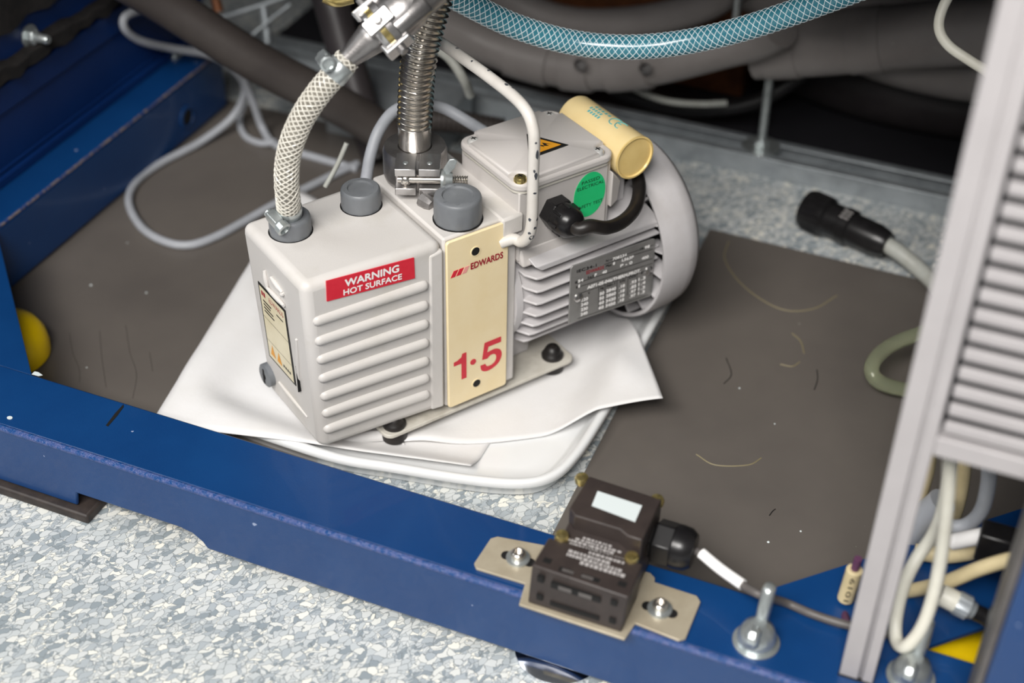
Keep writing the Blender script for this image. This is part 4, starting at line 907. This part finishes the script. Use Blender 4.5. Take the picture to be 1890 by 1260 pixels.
# run capacitor
ca = Vector((0.1660, -0.0037, 0.1670)); CY0 = ca.y
cp = build('capacitor', MB().lathe([(.0172, .0012), (.0172, .0740), (.0164, .0760), (.0, .0770)], (.1660, CY0, ca.z), (0, 1, 0), 40, cap0=False, cap1=False), M['capacitor'], pump, shade=40, label='beige cylindrical capacitor on the motor')
build('resin_end', MB().lathe([(.0172, .0012), (.0174, 0), (.0160, -.0002), (.0154, .0012), (.0, .0010)], (.1660, CY0, ca.z), (0, 1, 0), 40, cap0=False, cap1=False), M['resin'], cp, shade=30)
build('strap', MB().box(.1580, .1740, CY0+.02, CY0+.05, .118, ca.z-.0135), M['motor'], cp)
def CP(a, t, h=.0001):                                # a: angle from the top towards the viewer's left (-x), t: along the axis from the near end
    r = .0172+h; return Vector((.1660 - r*math.sin(a), CY0 + t, ca.z + r*math.cos(a)))
mb = MB()
for tc in (.0275, .0205):                             # the two half rings of the CE mark
    mb.tube([CP(-.10 - .30*math.sin(q), tc + .0045*math.cos(q)) for q in np.linspace(-math.pi*.62, math.pi*.62, 14)], .00045, 5)
mb.tube([CP(-.10, .0205+.0045*k) for k in np.linspace(1, .1, 5)], .00045, 5)
for k, (a0, t0, t1) in enumerate(((.36, .053, .038), (.14, .055, .040), (-.10, .054, .034))):
    n = 5
    for q in range(n):
        ta_ = t0 + (t1-t0)*q/n; tb_ = ta_ + (t1-t0)/n*.62
        mb.add([CP(a0, ta_), CP(a0, tb_), CP(a0-.15, tb_), CP(a0-.15, ta_)], [(0, 1, 2, 3)])
build('print', mb, M['teal_print'], cp, shade=None)
# carrying handle
hp = smooth([(.0480, -.0010, .1330), (0.0555, -0.0065, 0.1366), (0.0580, -0.0125, 0.1367), (0.0595, -0.0189, 0.1444), (0.0600, -0.0218, 0.1555), (0.0600, -0.0224, 0.1717), (0.0600, -0.0220, 0.1979), (0.0600, -0.0223, 0.2216), (0.0600, -0.0205, 0.2324), (0.0600, -0.0131, 0.2414), (0.0600, 0.0032, 0.2458), (0.0600, 0.0352, 0.2472), (0.0600, 0.0700, 0.2472), (0.0600, 0.0974, 0.2467), (0.0600, 0.1138, 0.2459), (.0600, .1240, .2380), (.0600, .1300, .2200), (.0600, .1300, .1500), (.0560, .1120, .1350), (.0500, .0990, .1340)], 6)
hd_ = build('handle', MB().tube(hp, .0042, 14), M['handle'], pump, shade=60, label='bent rod carrying handle with chipped white paint')
random.seed(21)
hP, hT, hN, hB = frames(hp)
def chip(i, ang, ln, wd):                              # bare metal where the paint has flaked off
    c, t = hP[i], hT[i]; vd = Vector((-.44, -.72, .45)).normalized(); vd = (vd - t*vd.dot(t)).normalized(); sd = t.cross(vd)
    top = []
    for q in range(9):
        a = 2*math.pi*q/9; rr = random.uniform(.65, 1.1); du = ln*math.cos(a)*rr; da = ang + wd*math.sin(a)*rr
        top.append(c + t*du + (vd*math.cos(da) + sd*math.sin(da))*.00432)
    return MB().add(top + [p - (vd*math.cos(ang)+sd*math.sin(ang))*.0003 for p in top], [tuple(range(8, -1, -1)), tuple(range(9, 18))] + [(k, (k+1) % 9, 9+(k+1) % 9, 9+k) for k in range(9)])
for i, ang, ln, wd in ((20, .5, .0026, .5), (22, -.2, .0014, .35), (24, .6, .0012, .3), (27, -.5, .0016, .3), (33, .3, .0009, .3), (36, .45, .0030, .32), (37, .1, .0014, .25), (40, .5, .0040, .3), (43, .2, .0010, .25), (62, .8, .0016, .3), (66, .9, .0012, .3), (69, .4, .0010, .25), (73, .9, .0009, .3), (78, .2, .0009, .25)):
    build('paint_chip', chip(i, ang, ln, wd), M['chip'], hd_)

# ------------------------------------------------------------------ clamp and stainless bellows on the inlet
kc_ = (0.0270, 0.0810, 0.1800); KX, KY = kc_[0], kc_[1]
kl = thing('flange_clamp', (KX, KY, .1530), 'cast aluminium ring clamp with wing nut at the bellows foot', 'clamp')
cl = build('clamp_ring', MB().lathe([(.0135, .1560), (.0225, .1540), (.0238, .1580), (.0238, .1760), (.0225, .1800), (.0126, .1800), (.0126, .1700), (.0126, .1560)], (KX, KY, 0), (0, 0, 1), 48, cap0=False, cap1=False), M['alu'], kl, shade=40)
build('clamp_seat', MB().lathe([(.0200, .1522), (.0200, .1545)], (KX, KY, 0), (0, 0, 1), 40), M['alu'], kl)
JS = Matrix(((.8264, .5631, 0, KX), (-.5631, .8264, 0, KY), (0, 0, 1, 0), (0, 0, 0, 1)))   # the clamp is turned towards the front
JY0, JY1 = -.0345, -.0118
for x0_, x1_ in ((-.0130, .0022), (.0042, .0196)):
    j = build('jaw', MB(JS).box(x0_, x1_, JY0, JY1, .1742, .1803), M['alu_polished'], kl, bevel=.0005)
    build('jaw_lower', MB(JS).box(x0_, x1_, JY0, JY1, .1585, .1642), M['alu_polished'], j, bevel=.0005)
    build('jaw_web', MB(JS).box(x0_, x1_, JY0+.0105, JY1, .1642, .1742), M['alu'], j)
    build('pin', MB(JS).lathe([(.0022, .1800), (.0018, .1806), (.0, .1808)], ((x0_+x1_)/2, JY0+.009, 0), (0, 0, 1), 12, cap1=False), M['zinc'], j)
bz_ = .1692; by_ = JY0+.0050
prof = [(.0030, -.0110), (.0030, .0205)] + [(.0032 if i % 2 else .0026, .0205+.0009*i) for i in range(22)]
build('clamp_bolt', MB(JS).lathe(prof, (0, by_, bz_), (1, 0, 0), 14), M['steel'], kl, shade=60)
build('bolt_ball', MB(JS).ball((-.0055, by_+.001, bz_-.0005), .0050, 16, 9), M['steel'], kl)
wn = build('wing_nut', MB(JS).lathe([(.0078, .0200), (.0080, .0220), (.0062, .0235), (.0050, .0285)], (0, by_, bz_), (1, 0, 0), 18), M['zinc'], kl)
def wing(mbx, o, ax, up, ln, w, t):                    # one leaf of a wing nut
    o = Vector(o); ax = Vector(ax).normalized(); up = Vector(up).normalized()
    pts = [(0, 0), (w*.55, .1*ln), (w*1.05, .45*ln), (w*1.25, .85*ln), (w*.95, ln), (w*.55, .98*ln), (w*.20, .60*ln), (-.1*w, .2*ln)]
    return mbx.prism(pts, o, ax, up, -t/2, t/2)
build('wing', wing(MB(JS), (.0210, by_, bz_+.003), (1, 0, .05), (.05, .25, 1), .0130, .0085, .0022), M['zinc'], wn, bevel=.0006)
build('wing', wing(MB(JS), (.0210, by_, bz_-.003), (1, 0, .05), (.05, -.25, -1), .0095, .0080, .0022), M['zinc'], wn, bevel=.0006)
build('lower_bolt', MB(JS).lathe([(.0055, 0), (.0055, .006), (.004, .010)], (.006, JY0-.001, .1560), (.75, -.6, -.12), 8), M['alu'], kl)

bw = thing('bellows_hose', (KX, KY, .1700), 'stainless steel bellows hose rising from the pump inlet', 'hose')
build('cuff', MB().lathe([(.0120, .1700), (.0120, .1965), (.0125, .1975), (.0118, .1985)], (KX, KY, 0), (0, 0, 1), 36), M['steel'], bw, label='smooth stainless cuff')
bz0 = .1975
bpts = [(KX, KY, bz0), (0.0285, 0.0810, 0.2143), (0.0299, 0.0810, 0.2312), (0.0342, 0.0810, 0.2554), (0.0404, 0.0810, 0.2744), (0.0465, 0.0810, 0.2910), (0.0544, 0.0810, 0.3109), (0.0643, 0.0810, 0.3358)]
P, L = resample(smooth(bpts, 10), .0043/8)
rr = [.0131 - .0034*(.5-.5*math.cos(2*math.pi*i/8))**1.0 for i in range(len(P))]
build('bellows', MB().tube(P, rr, 36), M['steel'], bw, shade=80)

# ------------------------------------------------------------------ clear braided hose from the oil box outlet
hz = thing('braided_hose', (c1[0], c1[1], .1650), 'clear plastic hose with silver braid curving up from the oil box', 'hose')
hpts = [(c1[0], c1[1], .1640), (-0.0878, 0.0585, 0.1875), (-0.0877, 0.0580, 0.2015), (-0.0853, 0.0575, 0.2178), (-0.0795, 0.0565, 0.2340), (-0.0710, 0.0550, 0.2488), (-0.0602, 0.0530, 0.2622), (-0.0489, 0.0510, 0.2729), (-0.0400, 0.0500, 0.2814)]
HP, L = resample(smooth(hpts, 10), .0020)
build('tube', MB().tube(HP, .0080, 22), M['hose_clear'], hz, shade=60)
braid_part(HP, .0080, .034, 9, .00060, M['braid_clear'], hz)
def hose_clamp(i0, i1, side, sc=1.0):
    Pp, T, N, Bn = frames(HP); c0 = Pp[i0]; ax = (Pp[i1]-Pp[i0]).normalized(); ln = (Pp[i1]-Pp[i0]).length
    side = Vector(side); side = (side-ax*side.dot(ax)).normalized(); tng = ax.cross(side)
    b_ = build('hose_clamp', MB().lathe([(.0088, 0), (.0092, .0006), (.0092, ln-.0006), (.0088, ln)], c0, ax, 32, cap0=False, cap1=False), M['zinc'], hz, label='zinc worm drive hose clamp')
    o = c0 + ax*(ln/2) + side*.0122
    build('screw_housing', MB().prism(rrect(-.0062, .0062, -.0048, .0048, .002), o, tng, ax, -.0034, .0034), M['zinc'], b_, bevel=.0008)
    build('clamp_screw', MB().lathe([(.0034, -.0075), (.0034, .0055), (.0050, .0060), (.0054, .0110), (.0038, .0115), (.0034, .0095)], o, tng, 10), M['zinc'], b_, shade=30)
    return b_
nH = len(HP)
hose_clamp(2, 7, (-1, -.2, .0))
hose_clamp(nH-9, nH-3, (-.75, .3, .6))
# nozzle, flange and claw clamp at the upper end of the clear hose
ff = thing('flange_fitting', (-0.0172, 0.0470, 0.2991), 'polished aluminium flange fitting with claw clamps above the clear hose', 'fitting')
A0 = Vector((-0.0425, 0.0500, 0.2798)); A1 = Vector((0.0163, 0.0400, 0.3208)); AX = (A1-A0).normalized(); LT = (A1-A0).length
e1 = (Vector((0, -1, 0)) - AX*AX.dot(Vector((0, -1, 0)))).normalized(); e2 = AX.cross(e1)
build('nozzle', MB().lathe([(.0052, -.006), (.0060, .0), (.0105, .0200), (.0112, .0225), (.0112, .0270)], A0, AX, 32), M['alu'], ff)
build('flange', MB().lathe([(.0118, .0260), (.0150, .0262), (.0172, .0268), (.0172, .0300), (.0175, .0305)], A0, AX, 36), M['alu_polished'], ff, bevel=.0004)
build('centring_ring', MB().lathe([(.0172, .0300), (.0172, .0345)], A0, AX, 36), M['brass'], ff, label='gold toned centring ring')
build('flange', MB().lathe([(.0180, .0345), (.0190, .0350), (.0190, .0395), (.0165, .0402), (.0165, .0500), (.0160, .0560), (.0145, .0600), (.0145, .0760)], A0, AX, 40), M['alu'], ff)
for i, a in enumerate((.35, 1.6, 2.85, 4.1, 5.35)):
    d = e1*math.cos(a) + e2*math.sin(a); s = AX.cross(d)
    o = A0 + d*.0185
    k_ = build('claw', MB().prism(rrect(.0235, .0440, -.0055, .0055, .0016), o, AX, s, -.0020, .0062), M['alu_polished'], ff, bevel=.0010)
    build('claw_screw', MB().lathe([(.0032, 0), (.0032, .0035), (.0024, .0042)], o + AX*.034 - d*.0 + d*.0020, d, 10), M['alu'], k_)
build('boss', MB().lathe([(.0085, 0), (.0085, .0240), (.0075, .0255)], A0 + AX*.0400 + (e1*.95-e2*.1)*.010 - e2*.0, AX, 24), M['alu'], ff)
P2, L2 = resample(smooth([A0+AX*.070, A0+AX*.085, A0+AX*.105+Vector((0, 0, .006)), A0+AX*.13+Vector((0, 0, .02))], 8), .0034/8)
build('small_bellows', MB().tube(P2, [.0118-.0016*(.5-.5*math.cos(2*math.pi*i/8)) for i in range(len(P2))], 30), M['steel'], ff, shade=80)
# gold edge of another fitting at the very top
hose('brass_pipe', [(0.0188, 0.1927, 0.2576), (0.0259, 0.1875, 0.2544), (0.0363, 0.1830, 0.2562)], .0070, M['brass'], 'brass toned pipe bend just peeping in at the top', 'pipe', 14)

# ------------------------------------------------------------------ safety limit switch on the front beam
sw = thing('limit_switch', (.437, .03, BZ), 'black limit switch bolted to the blue front beam', 'switch', FR)
pts = [(.3655, .0065), (.3990, .0070), (.4020, -.0105), (.4715, -.0110), (.4735, .0035), (.5020, .0010), (.5055, .0040), (.5055, .0360), (.5020, .0400), (.4740, .0405), (.4730, .0440), (.4690, .0470), (.3990, .0430), (.3670, .0380), (.3635, .0345), (.3625, .0100)]
build('mounting_plate', MB(FR).prism(pts, (0, 0, BZ), (1, 0, 0), (0, 1, 0), .0002, .0022), M['tan_plate'], sw, bevel=.0004, label='tan metal mounting plate')
PZ = BZ + .0022
fbk = build('front_block', MB(FR).hexa([(.4065, -.0075, PZ), (.4680, -.0075, PZ), (.4680, .0230, PZ), (.4065, .0230, PZ), (.4075, -.0050, PZ+.0320), (.4705, -.0070, PZ+.0320), (.4700, .0230, PZ+.0320), (.4085, .0210, PZ+.0320)]), M['switch'], sw, bevel=.0012)
md = build('body', MB(FR).hexa([(.4120, .0200, PZ), (.4660, .0200, PZ), (.4660, .0720, PZ), (.4120, .0720, PZ), (.4150, .0200, PZ+.0300), (.4640, .0200, PZ+.0300), (.4640, .0720, PZ+.0340), (.4150, .0720, PZ+.0340)]), M['switch'], sw, bevel=.0012)
hd = build('cover', MB(FR).prism([(.4145, .0400), (.4200, .0345), (.4500, .0345), (.4560, .0310), (.4655, .0310), (.4660, .0700), (.4160, .0720)], (0, 0, PZ), (1, 0, 0), (0, 1, 0), .0250, .0430), M['switch'], sw, bevel=.0010)
build('cover_label', MB(FR).prism([(0.4259, 0.0607, 0.0803)[:2], (0.4270, 0.0468, 0.0803)[:2], (0.4566, 0.0440, 0.0803)[:2], (0.4561, 0.0594, 0.0803)[:2]], (0, 0, 0), (1, 0, 0), (0, 1, 0), .0801, .0805), M['label_white'], hd, label='blank white label')
for p in ((0.4119, 0.0703, 0.0780), (0.4626, 0.0706, 0.0780), (0.4158, 0.0247, 0.0700), (0.4618, 0.0245, 0.0700)):
    build('cover_screw', MB(FR).lathe([(.0044, -.0035), (.0048, -.0005), (.0038, .0016), (.0, .0024)], p, (0, 0, 1), 16, cap1=False), M['brass'], sw)
for x0_, x1_ in ((.4125, .4165), (.4600, .4640)):
    for z in (PZ+.0070, PZ+.0230): build('mounting_hole', MB(FR).box(x0_, x1_, -.0085, -.0050, z, z+.0042), M['slot'], fbk)
for z, h in ((PZ+.0055, .0030), (PZ+.0215, .0040)): build('key_slot', MB(FR).box(.4215, .4535, -.0085, -.0050, z, z+h), M['slot'], fbk)
for x0_, x1_ in ((.4125, .4175), (.4610, .4660)): build('mounting_hole', MB(FR).box(x0_, x1_, .0000, .0040, PZ+.0310, PZ+.0323), M['slot'], fbk)
for x0_, x1_ in ((.4240, .4330), (.4380, .4500)): build('key_slot', MB(FR).box(x0_, x1_, -.0030, .0005, PZ+.0310, PZ+.0323), M['slot'], fbk)
for x0_ in (.4260, .4385): build('actuator_tongue', MB(FR).box(x0_, x0_+.0075, -.0026, -.0004, PZ+.0322, PZ+.0325), M['cable_dark'], fbk)
for x0_ in (.4265, .4395): build('actuator_tongue', MB(FR).box(x0_, x0_+.0085, -.0087, -.0084, PZ+.0220, PZ+.0252), M['cable_dark'], fbk)
random.seed(11); mb = MB(FR)                          # rows of small print, too blurred to read
for k, (y, xa, xb, h) in enumerate(((.0300, .428, .446, .0014), (.0275, .424, .452, .0014), (.0250, .420, .448, .0016), (.0222, .422, .458, .0016))):
    x = xa
    while x < xb:
        w = random.uniform(.0008, .0026); mb.box(x, x+w, y-h/2, y+h/2, PZ+.0307, PZ+.0311); x += w + random.uniform(.0004, .0012)
for y, xa, xb, h in ((.0185, .436, .458, .0018), (.0150, .424, .450, .0022), (.0118, .424, .460, .0022), (.0085, .434, .460, .0026)):
    x = xa
    while x < xb:
        w = random.uniform(.0010, .0028); mb.box(x, x+w, y-h/2, y+h/2, PZ+.0318, PZ+.0323); x += w + random.uniform(.0004, .0010)
build('small_print', mb, M['switch_print'], sw, shade=None, kind='stuff')
gz_ = .0560; gv = .0580
g = build('cable_gland', MB(FR).lathe([(.0120, .4640), (.0120, .4670), (.0150, .4675), (.0150, .4800)], (0, gv, gz_), (1, 0, 0), 6, ref=(0, 0, 1)), M['black'], sw, bevel=.001, shade=20)
build('gland_dome', MB(FR).lathe([(.0142, .4800), (.0145, .4830), (.0138, .4890), (.0110, .4930), (.0050, .4940)], (0, gv, gz_), (1, 0, 0), 28), M['black'], g, shade=45)
for u_, v_, lab in ((.3870, .0245, None), (.4840, .0195, None)):
    c = Vector((u_, v_, PZ))
    build('plate_slot', MB(FR).prism(rrect(-.0115, .0115, -.0036, .0036, .0034), c, (1, -.0, 0), (0, 1, 0), .0000, .0004), M['slot'], sw)
    w_ = build('washer', MB(FR).lathe([(.0078, .0003), (.0078, .0017), (.0066, .0020)], c, (0, 0, 1), 28), M['zinc'], sw)
    build('bolt_head', MB(FR).lathe([(.0048, .0020), (.0048, .0060), (.0038, .0070), (.0024, .0070), (.0024, .0045)], c, (0, 0, 1), 20), M['steel'], w_, bevel=.0003)
hose('switch_cable', [(.4900, gv, gz_), (0.4986, 0.0560, 0.0578), (0.5124, 0.0500, 0.0558), (0.5292, 0.0420, 0.0562), (0.5417, 0.0360, 0.0590), (0.5550, 0.0536, 0.0400), (0.5727, 0.0511, 0.0400), (0.5930, 0.0508, 0.0400), (0.6190, 0.0536, 0.0400)], .0028, M['cable_dark'], 'thin dark cable from the limit switch along the front beam', 'cable', 12, sys=FR)
build('cable_sleeve', MB(FR).tube(smooth([(0.4977, 0.0563, 0.0581), (0.5124, 0.0500, 0.0558), (0.5288, 0.0421, 0.0565)], 6), .0036, 14), M['white_print'], shade=60, label='white marker sleeve on the limit switch cable', cat='sleeve')

# ------------------------------------------------------------------ wing nuts on the front beam
def wing_screw(c, lab, tilt):
    t = thing('wing_nut', c, lab, 'wing nut', FR, group='zinc wing nuts on the front beam')
    c = Vector(c)
    build('washer', MB(FR).lathe([(.0145, 0), (.0145, .0018)], c, (0, 0, 1), 28), M['zinc'], t, bevel=.0004)
    build('hub', MB(FR).lathe([(.0120, .0018), (.0118, .0070), (.0095, .0130), (.0060, .0160), (.0045, .0180)], c, (0, 0, 1), 24), M['zinc'], t)
    f1 = Vector((tilt, 1, 0)).normalized()
    for sg, ln in ((1, .0320), (-1, .0230)):
        build('wing', wing(MB(FR), c + f1*sg*.002 + Vector((0, 0, .004)), f1*sg, (0, 0, 1), ln, .0160, .0078), M['zinc'], t, bevel=.0032, seg=3)
wing_screw((.5455, .0200, BZ), 'zinc wing nut on the beam between limit switch and slatted panel post', .02)
e_ = (0.6374, 0.0299, 0.0350)
wing_screw((e_[0], e_[1], BZ), 'zinc wing nut below the white cable loop', .10)

# ------------------------------------------------------------------ slatted grey panel on its post
pn = thing('slatted_panel', (.607, .025, BZ), 'light grey slatted ventilation panel with upright post', 'panel', FR)
po = build('post', MB(FR).prism([(.5975, .0150), (.6085, .0150), (.6092, .0165), (.6105, .0165), (.6112, .0150), (.6175, .0150), (.6175, .0360), (.5975, .0360)], (0, 0, .0360), (1, 0, 0), (0, 1, 0), 0, .62), M['panel'], pn, bevel=.0006)
build('post_shoe', MB(FR).box(.5970, .6180, .0145, .0365, BZ, .0362), M['black'], po)
build('backing', MB(FR).box(.6175, .80, .0270, .0300, .2215, .6560), M['panel_inside'], pn)
build('bottom_rail', MB(FR).box(.6175, .80, .0150, .0300, .2190, .2312), M['panel'], pn, bevel=.0008)
z = .2352
first = None
while z < .60:
    mbs = MB(FR).hexa([(.6195, .0152, z), (.80, .0152, z), (.80, .0185, z), (.6195, .0185, z), (.6195, .0152, z+.0070), (.80, .0152, z+.0070), (.80, .0185, z+.0070), (.6195, .0185, z+.0070)])
    if first is None: first = build('slat', mbs, M['panel'], pn, bevel=.0008); z0_ = z
    else: inst(first, pn, Matrix.Translation((0, 0, z-z0_)))
    z += .0118

# ------------------------------------------------------------------ cables in the front right corner
hose('white_cable', [(0.6062, 0.0500, 0.3410), (0.6156, 0.0500, 0.2606), (0.6225, 0.0500, 0.2150), (0.6268, 0.0500, 0.1891), (0.6315, 0.0500, 0.1582), (0.6357, 0.0500, 0.1213), (0.6376, 0.0460, 0.0898), (0.6360, 0.0400, 0.0672), (0.6303, 0.0360, 0.0534), (0.6245, 0.0420, 0.0491), (0.6209, 0.0520, 0.0573), (0.6203, 0.0620, 0.0755), (0.6235, 0.0720, 0.0904), (0.6287, 0.0850, 0.0987), (0.6307, 0.1000, 0.1085), (0.6279, 0.1100, 0.1344), (0.6191, 0.1100, 0.1984), (0.6102, 0.1100, 0.2786)], .0040, M['cable_white'], 'white cable hanging in a loop under the slatted panel', 'cable', 14, sys=FR)
hose('grey_cable', [(0.6295, 0.1400, 0.2501), (0.6394, 0.1400, 0.1824), (0.6490, 0.1400, 0.1256), (0.6529, 0.1400, 0.1043), (0.6538, 0.1400, 0.0813), (0.6480, 0.1400, 0.0656), (0.6371, 0.1400, 0.0603), (0.6242, 0.1500, 0.0558)], .0048, M['cable_grey'], 'grey cable bent in a half loop under the slatted panel', 'cable', 12, sys=FR)
hose('beige_cable', [(0.6006, 0.1600, 0.2441), (0.6049, 0.1600, 0.1773), (0.6118, 0.1600, 0.1138), (0.6155, 0.1600, 0.0872), (0.6151, 0.1600, 0.0580), (0.6125, 0.1700, 0.0175), (0.6144, 0.2000, -0.0316), (0.6271, 0.2400, -0.0706)], .0050, M['cable_beige'], 'beige cable close beside the panel post', 'cable', 12, sys=FR)
hose('beige_cable', [(0.6165, 0.1800, 0.2358), (0.6246, 0.1800, 0.1647), (0.6356, 0.1800, 0.0918), (0.6388, 0.1800, 0.0690), (0.6402, 0.1800, 0.0448), (0.6388, 0.1800, 0.0161)], .0048, M['cable_beige'], 'beige cable behind the white cable loop', 'cable', 12, sys=FR)
hose('beige_cable', [(0.6818, 0.0900, 0.0983), (0.6711, 0.0900, 0.0901), (0.6579, 0.0900, 0.0770), (0.6421, 0.0900, 0.0588), (0.6187, 0.1000, 0.0306), (0.6068, 0.1300, 0.0014), (0.6137, 0.1700, -0.0139)], .0046, M['cable_beige'], 'beige cable running level behind the white cable loop', 'cable', 12, sys=FR)
hose('beige_cable', [(0.6610, 0.1300, 0.0588), (0.6508, 0.1300, 0.0507), (0.6386, 0.1300, 0.0436), (0.6220, 0.1300, 0.0397)], .0056, M['cable_beige'], 'short thick beige cable below the white strip', 'cable', 12, sys=FR)
hose('pale_tube', [(0.6301, 0.1500, 0.0703), (0.6232, 0.1500, 0.0554), (0.6158, 0.1500, 0.0349), (0.6083, 0.1500, 0.0165)], .0095, M['cable_grey'], 'pale grey tube partly hidden by the panel post', 'tube', 16, sys=FR)
hose('cable_marker', [(0.6582, 0.1200, 0.0787), (0.6496, 0.1200, 0.0723), (0.6412, 0.1200, 0.0660)], .0052, M['white_print'], 'white marker strip on cables by the corner post', 'marker', 12, sys=FR)
q0 = Vector((0.6655, 0.1100, 0.0831))
build('terminal_block', MB(FR).box(q0.x-.010, q0.x+.012, q0.y-.006, q0.y+.010, q0.z-.012, q0.z+.010), M['black'], bevel=.0015, label='black terminal block beside the blue corner post', cat='terminal block')
cn = thing('coaxial_plug', (0.6506, 0.0750, 0.0612), 'white plug with knurled ring on a black cable in the corner', 'plug', FR)
a = Vector((0.6419, 0.0750, 0.0641)); b = Vector((0.6634, 0.0750, 0.0582)); ax = b-a; L = ax.length
build('sleeve', MB(FR).lathe([(.0062, 0), (.0068, .001), (.0068, L*.45)], a, ax, 20), M['cable_white'], cn)
build('knurled_ring', MB(FR).lathe([(.0070, L*.45), (.0074, L*.50), (.0074, L*.82), (.0062, L*.86), (.0050, L)], a, ax, 28, rfun=lambda t, h: 1+.03*math.cos(14*t)), M['galv'], cn)
build('cable', MB(FR).tube(smooth([b-ax*.05, (0.6716, 0.0750, 0.0560), (0.6805, 0.0700, 0.0531), (0.6863, 0.0550, 0.0501), (0.6916, 0.0500, 0.0234)], 8), .0050, 14), M['black'], cn, label='black cable')
wm = thing('marked_wire', (0.5902, 0.0700, 0.0446), 'thin wire with cream number marker beside the panel post', 'wire', FR)
a = Vector((0.5900, 0.0750, 0.0640)); b = Vector((0.5884, 0.0750, 0.0363)); ax = b-a
build('marker', MB(FR).tube([a, a+ax*.5, b], .0052, 14), M['cable_beige'], wm, bevel=.0006)
build('wire', MB(FR).tube(smooth([a-ax*.35, a, b, (0.5894, 0.0720, 0.0297), (0.5934, 0.0529, 0.0390)], 6), .0026, 10), mat('purple_wire', (92, 56, 84), .5), wm)
mb = MB(FR); nrm = Vector((.15, -.75, .6)).normalized(); axn = ax.normalized(); nrm = (nrm-axn*nrm.dot(axn)).normalized(); sd = nrm.cross(axn)
lettering(mb, '1019', b-ax*.12+nrm*.0053-sd*.0014*-1, a+ax*.12+nrm*.0053-sd*.0014*-1, .0030, (-axn).cross(nrm)*-1)
build('marker_print', mb, M['black_print'], wm, shade=None)
hose('black_cable', [(0.6735, 0.0450, 0.0952), (0.6753, 0.0400, 0.0758), (0.6776, 0.0350, 0.0536), (0.6809, 0.0300, 0.0313)], .0046, M['black'], 'black cable running down beside the blue corner post', 'cable', 12, sys=FR)
